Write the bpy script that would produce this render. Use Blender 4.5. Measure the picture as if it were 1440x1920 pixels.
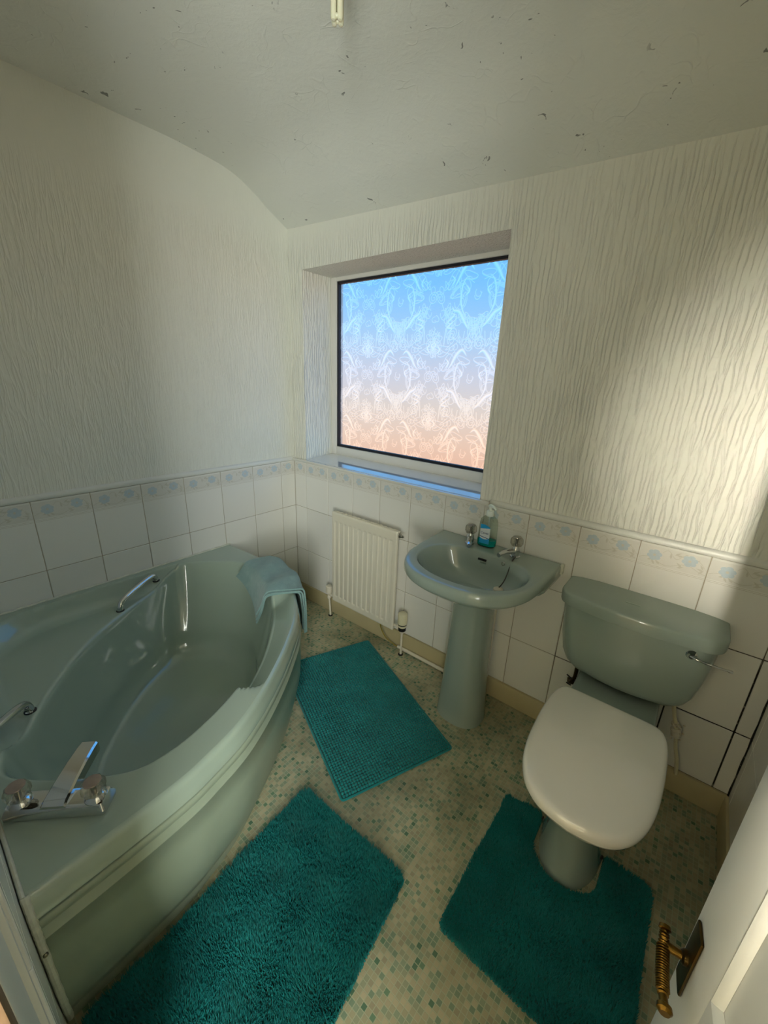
import bpy, bmesh, math, random
import numpy as np
from mathutils import Vector, Matrix

for o in list(bpy.data.objects):
    bpy.data.objects.remove(o)
scene = bpy.context.scene
COL = scene.collection
rng = np.random.default_rng(7)
random.seed(7)

# ---------------------------------------------------------------- camera
CAM = np.array([2.0156, -1.62, 1.4677])
_y, _p, _r = -0.6672, 0.3215, 0.0396
F = np.array([math.sin(_y)*math.cos(_p), math.cos(_y)*math.cos(_p), -math.sin(_p)])
R0 = np.array([math.cos(_y), -math.sin(_y), 0.0]); U0 = np.cross(R0, F)
RT = math.cos(_r)*R0 + math.sin(_r)*U0
UP = -math.sin(_r)*R0 + math.cos(_r)*U0
cd = bpy.data.cameras.new('camera')
cd.sensor_fit = 'HORIZONTAL'; cd.sensor_width = 36.0; cd.lens = 752.3/1440*36.0
cd.clip_start = 0.02
cam = bpy.data.objects.new('camera', cd); COL.objects.link(cam)
M = Matrix(((RT[0], UP[0], -F[0], CAM[0]), (RT[1], UP[1], -F[1], CAM[1]), (RT[2], UP[2], -F[2], CAM[2]), (0, 0, 0, 1)))
cam.matrix_world = M
scene.camera = cam

# ---------------------------------------------------------------- world (late-afternoon sky, warm towards the horizon)
SKY_STRENGTH = 2.35
w = bpy.data.worlds.new('sky'); scene.world = w; w.use_nodes = True
wn = w.node_tree; wn.nodes.clear()
_o = wn.nodes.new('ShaderNodeOutputWorld'); _b = wn.nodes.new('ShaderNodeBackground')
_tc = wn.nodes.new('ShaderNodeTexCoord'); _sx = wn.nodes.new('ShaderNodeSeparateXYZ')
_mr = wn.nodes.new('ShaderNodeMapRange'); _cr = wn.nodes.new('ShaderNodeValToRGB')
_mr.inputs[1].default_value = -0.5; _mr.inputs[2].default_value = 0.5
wn.links.new(_tc.outputs['Generated'], _sx.inputs[0]); wn.links.new(_sx.outputs['Z'], _mr.inputs[0])
wn.links.new(_mr.outputs[0], _cr.inputs[0]); wn.links.new(_cr.outputs[0], _b.inputs[0]); wn.links.new(_b.outputs[0], _o.inputs[0])
_stops = [(0.0, (.10, .07, .05)), (.18, (.28, .15, .09)), (.28, (.52, .29, .20)), (.36, (.52, .37, .285)), (.44, (.47, .42, .385)),
          (.52, (.37, .41, .50)), (.60, (.23, .40, .60)), (.70, (.11, .345, .64)), (1.0, (.07, .26, .62))]
_el = _cr.color_ramp.elements
for k, (p_, c_) in enumerate(_stops):
    e_ = _el[k] if k < 2 else _el.new(p_)
    e_.position = p_; e_.color = (*c_, 1)
_b.inputs[1].default_value = SKY_STRENGTH

# ---------------------------------------------------------------- lights behind the doorway: two added fills and the streak lamp
def area(name, loc, target, sx, sy, watts, col, spread=180):
    l = bpy.data.lights.new(name, 'AREA'); l.shape = 'RECTANGLE'; l.size = sx; l.size_y = sy
    l.energy = watts; l.color = col; l.spread = math.radians(spread)
    o = bpy.data.objects.new(name, l); COL.objects.link(o); o.location = loc
    o.rotation_euler = (Vector(target)-Vector(loc)).to_track_quat('-Z', 'Y').to_euler()
    return o
area('landing_fill_light', (2.86, -2.38, 1.35), (0.3, -0.8, 1.35), 0.85, 1.7, 112, (.95, 1.0, .95))  # added unseen fill, aimed through the doorway to brighten the left wall
area('ceiling_fill_light', (2.62, -2.45, .80), (.3, -.7, 2.25), .8, .4, 13, (.96, 1.0, .94), 110)  # added unseen fill, aimed up so the ceiling bounces light into the room
area('landing_lamp_light', (2.06, -3.25, 1.50), (2.33, 0.0, 1.28), 0.08, 0.3, 2.6, (1.0, .93, .77), 24)

scene.view_settings.view_transform = 'Standard'
scene.view_settings.look = 'None'
scene.view_settings.exposure = 0.0
scene.view_settings.gamma = 1.0
scene.view_settings.use_curve_mapping = False
scene.cycles.max_bounces = 14
scene.cycles.diffuse_bounces = 7
scene.cycles.glossy_bounces = 5
scene.cycles.transmission_bounces = 12
scene.cycles.transparent_max_bounces = 24
scene.cycles.caustics_reflective = False
scene.cycles.sample_clamp_indirect = 6.0

# ---------------------------------------------------------------- materials
def lin(c):
    if isinstance(c, str):
        c = [int(c[i:i+2], 16)/255 for i in (0, 2, 4)]
    return tuple(x/12.92 if x <= .04045 else ((x+.055)/1.055)**2.4 for x in c)

class NT:
    def __init__(s, m):
        m.use_nodes = True; s.t = m.node_tree; s.t.nodes.clear()
        s.out = s.n('ShaderNodeOutputMaterial')
    def n(s, k, **kw):
        nd = s.t.nodes.new(k)
        for a, b in kw.items(): setattr(nd, a, b)
        return nd
    def l(s, a, b): s.t.links.new(a, b)
    def set(s, sock, v):
        if hasattr(v, 'is_linked') or hasattr(v, 'links'): s.l(v, sock)
        else: sock.default_value = v
    def math(s, op, a, b=0.0, c=0.0, clamp=False):
        nd = s.n('ShaderNodeMath', operation=op, use_clamp=clamp)
        s.set(nd.inputs[0], a); s.set(nd.inputs[1], b); s.set(nd.inputs[2], c)
        return nd.outputs[0]
    def mix(s, f, a, b):
        nd = s.n('ShaderNodeMix', data_type='RGBA')
        s.set(nd.inputs[0], f); s.set(nd.inputs[6], a if hasattr(a, 'links') else (*a, 1)); s.set(nd.inputs[7], b if hasattr(b, 'links') else (*b, 1))
        return nd.outputs[2]
    def ramp(s, f, lo, hi, a=0.0, b=1.0, smooth=True):
        nd = s.n('ShaderNodeMapRange', interpolation_type='SMOOTHSTEP' if smooth else 'LINEAR')
        s.set(nd.inputs[0], f); nd.inputs[1].default_value = lo; nd.inputs[2].default_value = hi
        nd.inputs[3].default_value = a; nd.inputs[4].default_value = b
        return nd.outputs[0]
    def pos(s, obj=False, scale=(1, 1, 1), loc=(0, 0, 0)):
        src = s.n('ShaderNodeTexCoord').outputs['Object'] if obj else s.n('ShaderNodeNewGeometry').outputs['Position']
        mp = s.n('ShaderNodeMapping'); s.l(src, mp.inputs[0])
        mp.inputs['Scale'].default_value = scale; mp.inputs['Location'].default_value = loc
        return mp.outputs[0]
    def noise(s, v, sc=5.0, det=3.0, rough=.5, dist=0.0, col=False):
        nd = s.n('ShaderNodeTexNoise'); s.l(v, nd.inputs['Vector']); nd.inputs['Scale'].default_value = sc
        nd.inputs['Detail'].default_value = det; nd.inputs['Roughness'].default_value = rough; nd.inputs['Distortion'].default_value = dist
        return nd.outputs['Color' if col else 'Fac']
    def bump(s, h, strength=.5, dist=.002, normal=None):
        nd = s.n('ShaderNodeBump'); s.l(h, nd.inputs['Height']); nd.inputs['Strength'].default_value = strength
        nd.inputs['Distance'].default_value = dist
        if normal is not None: s.l(normal, nd.inputs['Normal'])
        return nd.outputs[0]
    def bsdf(s, col, rough=.5, metal=0.0, spec=.5, normal=None, **kw):
        b = s.n('ShaderNodeBsdfPrincipled')
        s.set(b.inputs['Base Color'], col if hasattr(col, 'links') else (*col, 1)); s.set(b.inputs['Roughness'], rough)
        b.inputs['Metallic'].default_value = metal; b.inputs['Specular IOR Level'].default_value = spec
        if normal is not None: s.l(normal, b.inputs['Normal'])
        for k, v in kw.items(): s.set(b.inputs[k.replace('_', ' ')], v)
        return b.outputs[0]
    def done(s, sh): s.l(sh, s.out.inputs[0])

MATS = {}
def mat(name):
    m = bpy.data.materials.new(name); MATS[name] = m
    return m, NT(m)

def plain(name, col, rough=.5, metal=0.0, spec=.5, var=.06, vs=9.0, bump=0.0, bs=80.0, **kw):
    m, t = mat(name); c = lin(col)
    nz = t.noise(t.pos(), vs, 3)
    colr = t.mix(nz, tuple(x*(1-var) for x in c), tuple(min(1, x*(1+var)) for x in c))
    nrm = t.bump(t.noise(t.pos(), bs, 4), .5, bump) if bump else None
    t.done(t.bsdf(colr, rough, metal, spec, nrm, **kw))
    return m

plain('bath_acrylic', 'a0b0a1', .09, spec=.5, var=.03, vs=2.5, Coat_Weight=.6, Coat_Roughness=.04)
plain('bath_panel_acrylic', '96a38f', .28, var=.03, vs=3)
plain('sage_ceramic', '96a49b', .10, var=.03, vs=4, Coat_Weight=.5, Coat_Roughness=.03)
plain('white_plastic', 'f1eee7', .12, var=.01, IOR=1.6, Coat_Weight=1.0, Coat_Roughness=.04, Coat_IOR=1.7)
plain('white_pump', 'e6efe9', .3, var=.01)
plain('chrome', 'd4d6d6', .07, metal=1.0, var=.01)
plain('worn_chrome', 'b9b4ac', .16, metal=1.0, var=.05, vs=60)
plain('brass', '6e5322', .28, metal=1.0, var=.35, vs=120)
plain('dark_brass', '4c3c1e', .36, metal=1.0, var=.5, vs=90)
plain('gloss_white_paint', 'dfe0da', .3, var=.03, vs=14, bump=.0006, bs=40)
plain('upvc_white', 'e3e1da', .25, var=.02)
plain('sill_tile', 'dcd9cf', .04, var=.02, IOR=1.9, Coat_Weight=1.0, Coat_Roughness=.02, Coat_IOR=1.7)
plain('gasket_black', '191a24', .5)
plain('radiator_paint', 'e3ddcb', .38, var=.04, vs=7)
plain('cream_plastic', 'ddd6b4', .4, var=.08, vs=40)
plain('black_plastic', '1b1a18', .45)
plain('pipe_paint', 'e0d9c6', .4, var=.12, vs=60)
plain('yellow_cable', '8f7c22', .5)
plain('skirting_paint', 'bfb38c', .4, var=.07, vs=12)
plain('bare_wood', '755a3e', .6, var=.25, vs=30)
plain('sealant_white', 'cfd0c0', .5, var=.2, vs=90)
plain('hall_paint', 'e0d9c8', .8, var=.03)
plain('hall_carpet', '8a6a48', .95, var=.2, vs=60)
plain('grout', 'b3aa97', .8, var=.15, vs=50)
plain('screw_steel', '8d8672', .4, metal=1.0, var=.4, vs=300)
plain('label_white', 'd5dde0', .4, var=.02)
plain('label_blue', '1a93cc', .35, var=.25, vs=30)
plain('label_navy', '123d78', .4, var=.1)
plain('plug_rubber', 'c9bfa6', .5)
plain('lamp_glass', 'dcd8bd', .25, var=.03, Subsurface_Weight=.1)
plain('print_blue', 'c2cfd5', .2, var=.08, vs=120)
plain('print_leaf', 'cfccc1', .2, var=.06, vs=120)
plain('print_line', 'c6c0b4', .2)
plain('print_band', 'dedcd5', .2, var=.03, vs=60)
plain('vinyl_seam', 'a09c84', .5)
plain('chain_metal', '54504a', .3, metal=.8)
plain('faint_logo', '7f9186', .3)
plain('knob_cap', 'a3938a', .25, metal=.5, var=.2, vs=80)

def glassy(name, col, rough=.03, ior=1.45, tr=.35, absorb=None):
    m, t = mat(name)
    g = t.n('ShaderNodeBsdfGlass'); g.inputs['Color'].default_value = (*lin(col), 1); g.inputs['Roughness'].default_value = rough; g.inputs['IOR'].default_value = ior
    p = t.n('ShaderNodeBsdfTransparent'); p.inputs['Color'].default_value = (*lin(col), 1)
    mx = t.n('ShaderNodeMixShader'); mx.inputs[0].default_value = tr
    t.l(g.outputs[0], mx.inputs[1]); t.l(p.outputs[0], mx.inputs[2]); t.done(mx.outputs[0])
    return m
glassy('clear_acrylic', 'f4f2ec', .03, 1.35, .6)
glassy('bottle_plastic', 'eef3ee', .04, 1.1, .8)
m, t = mat('teal_soap')
t.done(t.bsdf(lin('14b5b0'), .12, Transmission_Weight=.35, IOR=1.34))

def tile_mat():
    m, t = mat('white_tile')
    oi = t.n('ShaderNodeObjectInfo').outputs['Random']
    a, b = lin('e2e1db'), lin('eae9e3')
    nrm = t.bump(t.noise(t.pos(scale=(1, 1, 1)), 7, 2), .12, .004)
    t.done(t.bsdf(t.mix(oi, a, b), .14, normal=nrm))
tile_mat()

def mould_mat():            # grout of the toilet corner, blackened by damp up to an uneven height
    m, t = mat('mouldy_grout')
    v = t.pos(); sx = t.n('ShaderNodeSeparateXYZ'); t.l(v, sx.inputs[0])
    n1 = t.noise(v, 9, 4); n2 = t.noise(v, 60, 4)
    right = t.ramp(t.math('ADD', sx.outputs[0], t.math('MULTIPLY', n1, .3)), 1.72, 2.05)
    low = t.ramp(t.math('ADD', sx.outputs[2], t.math('MULTIPLY', n1, .25)), .72, .95, 1, 0)
    mask = t.math('MULTIPLY', t.math('MULTIPLY', right, low), t.ramp(n2, .2, .45))
    t.done(t.bsdf(t.mix(mask, lin('aaa18f'), lin('1a1712')), .8))
mould_mat()

def plaster(name, base, combed, pitch=64, long=4.6, strength=.78, warp=.022):
    m, t = mat(name)
    c = lin(base)
    if combed:
        v = t.pos()
        wv = t.noise(v, 6.0, 3, .55, col=True)
        add = t.n('ShaderNodeVectorMath', operation='MULTIPLY_ADD'); t.l(wv, add.inputs[0])
        add.inputs[1].default_value = (warp, warp, warp); t.l(v, add.inputs[2])
        mp = t.n('ShaderNodeMapping'); t.l(add.outputs[0], mp.inputs[0]); mp.inputs['Scale'].default_value = (pitch, pitch, long)
        vo = t.n('ShaderNodeTexVoronoi', feature='DISTANCE_TO_EDGE'); t.l(mp.outputs[0], vo.inputs['Vector']); vo.inputs['Scale'].default_value = 1.0
        mp2 = t.n('ShaderNodeMapping'); t.l(add.outputs[0], mp2.inputs[0]); mp2.inputs['Scale'].default_value = (pitch*2, pitch*2, long*1.6)
        n2 = t.noise(mp2.outputs[0], 1.0, 3, .55)
        ridge = t.ramp(vo.outputs['Distance'], 0.0, .17, 1.0, 0.0)
        amp = t.ramp(t.noise(v, 2.3, 2), .3, .7, .55, 1.0)
        # the plasterer smoothed the band under the ceiling
        sx = t.n('ShaderNodeSeparateXYZ'); t.l(v, sx.inputs[0])
        top = t.ramp(sx.outputs[2], 2.02, 2.2, 1.0, .12)
        h = t.math('ADD', t.math('MULTIPLY', ridge, 1.0), t.math('MULTIPLY', n2, .7))
        h = t.math('MULTIPLY', t.math('MULTIPLY', h, amp), top)
        nrm = t.bump(h, strength, .0048)
        col = t.mix(t.noise(v, 3, 3), tuple(x*.96 for x in c), c)
        t.done(t.bsdf(col, .62, spec=.3, normal=nrm))
    else:
        v = t.pos()
        n1 = t.noise(v, 11, 4, .6, 1.6); n2 = t.noise(v, 55, 4, .6, .8)
        wv = t.noise(v, 6, 2, col=True)
        add = t.n('ShaderNodeVectorMath', operation='MULTIPLY_ADD'); t.l(wv, add.inputs[0]); add.inputs[1].default_value = (.35, .35, .35); t.l(v, add.inputs[2])
        vo = t.n('ShaderNodeTexVoronoi', feature='DISTANCE_TO_EDGE'); t.l(add.outputs[0], vo.inputs['Vector']); vo.inputs['Scale'].default_value = 9.0
        flick = t.math('MULTIPLY', t.ramp(vo.outputs['Distance'], 0, .05, 1, 0), t.ramp(t.noise(v, 8, 3), .50, .62))
        h = t.math('ADD', t.math('ADD', t.math('MULTIPLY', n1, .8), t.math('MULTIPLY', n2, .35)), t.math('MULTIPLY', flick, .28))
        nrm = t.bump(h, .6, .0045)
        # little chips where the finish has flaked
        vo2 = t.n('ShaderNodeTexVoronoi', feature='DISTANCE_TO_EDGE'); t.l(add.outputs[0], vo2.inputs['Vector']); vo2.inputs['Scale'].default_value = 27.0
        chip = t.math('MULTIPLY', t.ramp(t.noise(v, 34, 2, .6, .8), .70, .72), t.ramp(t.noise(v, 4, 2), .48, .54))
        col = t.mix(chip, t.mix(t.noise(v, 2, 2), tuple(x*.96 for x in c), c), tuple(x*.35 for x in c))
        t.done(t.bsdf(col, .75, spec=.2, normal=nrm))
plaster('combed_plaster', 'e9e9df', True)
plaster('fine_combed_plaster', 'e9e9df', True, 88, 5.5, .5, .018)
plaster('ceiling_plaster', 'e2e3db', False)

def vinyl():                # sheet vinyl printed with a small mosaic, 20 mm pitch
    m, t = mat('mosaic_vinyl')
    v = t.pos(scale=(72, 72, 72))
    fl = t.n('ShaderNodeVectorMath', operation='FLOOR'); t.l(v, fl.inputs[0])
    fr = t.n('ShaderNodeVectorMath', operation='FRACTION'); t.l(v, fr.inputs[0])
    wn_ = t.n('ShaderNodeTexWhiteNoise', noise_dimensions='2D'); t.l(fl.outputs[0], wn_.inputs['Vector'])
    cr = t.n('ShaderNodeValToRGB'); t.l(wn_.outputs['Value'], cr.inputs[0]); cr.color_ramp.interpolation = 'CONSTANT'
    st = [(0, 'b4ab8c'), (.24, 'aca687'), (.44, 'bdb494'), (.58, '9da084'), (.70, '93a085'), (.80, '80957c'), (.88, 'a39b80'), (.93, '6d8c6e'), (.968, '587a60')]
    for k, (p_, c_) in enumerate(st):
        e_ = cr.color_ramp.elements[k] if k < 2 else cr.color_ramp.elements.new(p_)
        e_.position = p_; e_.color = (*lin(c_), 1)
    sx = t.n('ShaderNodeSeparateXYZ'); t.l(fr.outputs[0], sx.inputs[0])
    dx = t.math('ABSOLUTE', t.math('SUBTRACT', sx.outputs[0], .5)); dy = t.math('ABSOLUTE', t.math('SUBTRACT', sx.outputs[1], .5))
    d = t.math('MAXIMUM', dx, dy)
    g = t.ramp(d, .40, .46)
    gc = lin('b2b699')
    col = t.mix(g, cr.outputs[0], gc)
    big = t.noise(t.pos(), 3.2, 3)
    hue = t.mix(t.ramp(big, .35, .65), lin('d2d2cc'), lin('ffffff'))
    mul = t.n('ShaderNodeMix', data_type='RGBA', blend_type='MULTIPLY'); mul.inputs[0].default_value = 1
    t.l(col, mul.inputs[6]); t.l(hue, mul.inputs[7])
    nrm = t.bump(t.math('SUBTRACT', 1, g), .3, .0006)
    t.done(t.bsdf(mul.outputs[2], .42, normal=nrm))
vinyl()

def pile(name, dark, light):
    m, t = mat(name)
    v = t.pos()
    f = t.math('ADD', t.math('MULTIPLY', t.noise(v, 260, 2), .6), t.math('MULTIPLY', t.noise(v, 9, 3), .4))
    t.done(t.bsdf(t.mix(t.ramp(f, .3, .7), lin(dark), lin(light)), .9, spec=.15, Sheen_Weight=.35, Sheen_Roughness=.5))
pile('teal_pile', '0a6a69', '1d918e')
pile('teal_bobble', '0a6a6a', '198786')
plain('teal_backing', '0c5c56', .9)
def terry():
    m, t = mat('towel_terry')
    v = t.pos()
    nrm = t.bump(t.math('ADD', t.noise(v, 420, 3), t.math('MULTIPLY', t.noise(v, 45, 3), 1.5)), .9, .0026)
    t.done(t.bsdf(t.mix(t.noise(v, 30, 4), lin('6f8f8c'), lin('88a7a3')), .92, spec=.1, normal=nrm, Sheen_Weight=.4))
terry()

def obscure_glass():        # cast glass: frosted field, clear raised scrolls (the height is in the mesh, clearness in its attribute)
    m, t = mat('obscure_glass')
    at = t.n('ShaderNodeAttribute', attribute_name='clear').outputs['Fac']
    v = t.pos()
    nrm = t.bump(t.noise(v, 60, 2, .5, .6), .35, .003)
    tint = t.mix(at, (.70, .70, .71), (1, 1, 1))
    r = t.n('ShaderNodeBsdfRefraction'); t.l(tint, r.inputs['Color']); r.inputs['IOR'].default_value = 1.30; t.l(nrm, r.inputs['Normal'])
    t.l(t.ramp(at, 0, 1, .24, .06), r.inputs['Roughness'])
    p = t.n('ShaderNodeBsdfTransparent'); t.l(tint, p.inputs['Color'])
    mx = t.n('ShaderNodeMixShader'); t.l(t.ramp(at, 0, 1, .62, .5), mx.inputs[0]); t.l(r.outputs[0], mx.inputs[1]); t.l(p.outputs[0], mx.inputs[2])
    g = t.n('ShaderNodeBsdfGlossy'); g.inputs['Roughness'].default_value = .2
    mx2 = t.n('ShaderNodeMixShader'); mx2.inputs[0].default_value = .03; t.l(mx.outputs[0], mx2.inputs[1]); t.l(g.outputs[0], mx2.inputs[2])
    t.done(mx2.outputs[0])
obscure_glass()

# ---------------------------------------------------------------- mesh helpers (all take world coordinates)
WO = {}
def mesh_of(name, V, Fc, sharp=38, smooth=True):
    me = bpy.data.meshes.new(name)
    V = np.asarray(V, float)
    me.from_pydata(V.tolist(), [], [list(map(int, f)) for f in Fc]); me.update()
    if smooth:
        me.polygons.foreach_set('use_smooth', [True]*len(me.polygons))
        me.set_sharp_from_angle(angle=math.radians(sharp))
    return me
def link(name, me, origin, parent=None, mats=()):
    o = bpy.data.objects.new(name, me); COL.objects.link(o)
    for m_ in mats: me.materials.append(MATS[m_])
    origin = np.asarray(origin, float); WO[o.name] = origin
    if parent is not None:
        o.parent = parent; o.location = origin - WO[parent.name]
    else: o.location = origin
    return o
def obj(name, VF, mt, parent=None, origin=None, kind=None, label=None, sharp=38, smooth=True):
    V, Fc = VF; V = np.asarray(V, float)
    if origin is None:
        origin = WO[parent.name] if parent is not None else np.array([(V[:, 0].min()+V[:, 0].max())/2, (V[:, 1].min()+V[:, 1].max())/2, V[:, 2].min()])
    o = link(name, mesh_of(name, V-origin, Fc, sharp, smooth), origin, parent, [mt] if isinstance(mt, str) else mt)
    if kind: o['kind'] = kind
    if label: o['label'] = label
    return o
def thing(name, loc, label, cat, group=None):
    o = bpy.data.objects.new(name, None); COL.objects.link(o); o.location = loc; o.empty_display_size = .05
    WO[o.name] = np.asarray(loc, float); tag(o, label, cat, group)
    return o
def tag(o, label, cat, group=None):
    o['label'] = label; o['category'] = cat
    if group: o['group'] = group
    return o
def join(*vfs):
    V = []; Fc = []; n = 0
    for v, f in vfs:
        V.append(np.asarray(v, float)); Fc += [[i+n for i in q] for q in f]; n += len(v)
    return np.vstack(V), Fc
def loft(rings, closed=True, cap0=False, cap1=False):
    N = len(rings[0]); V = np.vstack(rings); Fc = []
    for k in range(len(rings)-1):
        for i in range(N if closed else N-1):
            j = (i+1) % N
            Fc.append((k*N+i, k*N+j, (k+1)*N+j, (k+1)*N+i))
    if cap0: Fc.append(tuple(range(N))[::-1])
    if cap1: Fc.append(tuple((len(rings)-1)*N+i for i in range(N)))
    return V, Fc
def lathe(prof, c=(0, 0, 0), n=24, axis=(0, 0, 1), cap=True):
    ax = Vector(axis).normalized(); q = Vector((0, 0, 1)).rotation_difference(ax).to_matrix()
    rings = []
    for r, z in prof:
        rings.append(np.array([np.array(q @ Vector((r*math.cos(2*math.pi*i/n), r*math.sin(2*math.pi*i/n), z))) for i in range(n)])+np.asarray(c))
    return loft(rings, True, cap, cap)
def tube(path, rad, n=10, flat=1.0, up=(0, 0, 1), cap=True):
    P = np.asarray(path, float); rad = np.broadcast_to(rad, len(P)); rings = []
    u0 = np.asarray(up, float)
    for k in range(len(P)):
        t_ = P[min(k+1, len(P)-1)]-P[max(k-1, 0)]; t_ = t_/np.linalg.norm(t_)
        if abs(t_ @ u0) > .97: u0 = np.array([1., 0, 0]) if abs(t_[0]) < .9 else np.array([0, 1., 0])
        s_ = np.cross(t_, u0); s_ /= np.linalg.norm(s_); b_ = np.cross(s_, t_)
        rings.append(np.array([P[k]+rad[k]*(math.cos(a)*s_+flat*math.sin(a)*b_) for a in np.linspace(0, 2*math.pi, n, endpoint=False)]))
    return loft(rings, True, cap, cap)
def spline(pts, m=8, closed=False):
    P = np.asarray(pts, float); n = len(P); out = []
    for i in range(n if closed else n-1):
        if closed: p0, p1, p2, p3 = P[(i-1) % n], P[i], P[(i+1) % n], P[(i+2) % n]
        else: p0, p1, p2, p3 = P[max(i-1, 0)], P[i], P[i+1], P[min(i+2, n-1)]
        for s_ in np.linspace(0, 1, m, endpoint=False):
            out.append(.5*((2*p1)+(-p0+p2)*s_+(2*p0-5*p1+4*p2-p3)*s_**2+(-p0+3*p1-3*p2+p3)*s_**3))
    if not closed: out.append(P[-1])
    return np.array(out)
def box(x0, x1, y0, y1, z0, z1, bev=0.0, seg=2):
    bm = bmesh.new(); bmesh.ops.create_cube(bm, size=1)
    for v in bm.verts: v.co = Vector(((x0+x1)/2+v.co.x*(x1-x0), (y0+y1)/2+v.co.y*(y1-y0), (z0+z1)/2+v.co.z*(z1-z0)))
    if bev: bmesh.ops.bevel(bm, geom=bm.edges[:], offset=bev, segments=seg, affect='EDGES', profile=.5)
    bm.verts.index_update()
    r_ = (np.array([v.co[:] for v in bm.verts]), [[v.index for v in f.verts] for f in bm.faces]); bm.free()
    return r_
def xf(VF, mtx, off=(0, 0, 0)):
    return np.asarray(VF[0]) @ np.asarray(mtx, float).T + np.asarray(off, float), VF[1]
def rot(deg):
    a = math.radians(deg); return np.array([[math.cos(a), -math.sin(a), 0], [math.sin(a), math.cos(a), 0], [0, 0, 1]])
def grid(nx, ny, fn):
    V = []; Fc = []
    for j in range(ny):
        for i in range(nx): V.append(fn(i/(nx-1), j/(ny-1)))
    for j in range(ny-1):
        for i in range(nx-1):
            a = j*nx+i; Fc.append((a, a+1, a+nx+1, a+nx))
    return np.array(V, float), Fc
def sstep(x, a, b):
    t_ = np.clip((x-a)/(b-a), 0, 1); return t_*t_*(3-2*t_)
def structure(o, label=None):
    o['kind'] = 'structure'
    if label: o['label'] = label
    return o

# ---------------------------------------------------------------- room shell
XR = 2.367; YF = -1.66; ZC = 2.38
TW, TH, ZT = .2, .2983, .9567
TX, TY = .1127, .1121
structure(obj('floor', box(-.12, 3.0, -3.6, .0, -.08, 0.0), 'mosaic_vinyl', origin=(0, 0, 0), smooth=False))
structure(obj('trim_3', box(1.2, XR, -.7885, -.7870, .0, .0006), 'vinyl_seam', origin=(1.8, -.787, 0), smooth=False))

# window wall with its opening
WX0, WX1, WZ0, WZ1, WD = .112, 1.282, .975, 2.004, .217
wall_back = structure(obj('wall_back', join(
    box(-.12, WX0, 0, .285, 0, 2.5), box(WX1, XR+.12, 0, .285, 0, 2.5),
    box(WX0, WX1, 0, .285, 0, WZ0-.012), box(WX0, WX1, 0, .285, WZ1, 2.5)), 'combed_plaster', origin=(0, 0, 0), smooth=False))
wall_left = structure(obj('wall_left', box(-.12, 0, -2.0, 0, 0, 2.5), 'fine_combed_plaster', origin=(0, 0, 0), smooth=False))
wall_right = structure(obj('wall_right', box(XR, XR+.12, -2.0, 0, 0, 2.5), 'combed_plaster', origin=(XR, 0, 0), smooth=False))
wall_front = structure(obj('wall_front', join(box(0, 1.455, -1.76, YF, 0, 2.45), box(2.26, XR, -1.95, -1.85, 0, 2.45), box(1.455, XR, -1.95, -1.85, 2.05, 2.45), box(1.455, 1.7, -1.85, -1.76, 2.05, 2.45)),
                           'gloss_white_paint', origin=(0, YF, 0), smooth=False))
# ceiling: flat, dropping in a curve to the window wall
prof = [(-2.0, 0), (-.75, 0), (-.6, .0), (-.5, .03), (-.42, .055), (-.351, .1), (-.28, .2), (-.215, .36), (-.17, .49), (-.126, .645), (-.06, .83), (0.0, 1.0), (.02, 1.06)]
pp = spline([(a, b, 0) for a, b in prof], 5)
def ceil_pt(u, v):
    x = -.02+u*(XR+.04); k = v*(len(pp)-1); i = int(round(k)); y, d = pp[i][0], pp[i][1]
    return (x, y, ZC-(ZC-(2.207-.0415*x))*d)
cv, cf = grid(14, len(pp), ceil_pt)
n_ = len(cv); cv2 = cv.copy(); cv2[:, 2] = 2.52
structure(obj('ceiling', join((cv, [f[::-1] for f in cf]), (cv2, cf)), 'ceiling_plaster', origin=(0, 0, ZC), sharp=30))

# landing behind the camera (lights the room through the doorway)
structure(obj('wall_hall', join(box(.8, .9, -3.5, -1.76, 0, 2.5), box(2.9, 3.0, -3.5, -1.95, 0, 2.5), box(.8, 3.0, -3.6, -3.5, 0, 2.5), box(2.487, 2.9, -2.0, -1.95, 0, 2.5)), 'hall_paint', origin=(1.9, -3.5, 0), smooth=False))
structure(obj('ceiling_2', box(.8, 3.0, -3.6, -1.96, 2.46, 2.52), 'hall_paint', origin=(1.9, -3, 2.46), smooth=False))
structure(obj('floor_2', box(.9, 2.9, -3.5, -1.96, 0.0, .012), 'hall_carpet', origin=(1.9, -3, 0), smooth=False))

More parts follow.
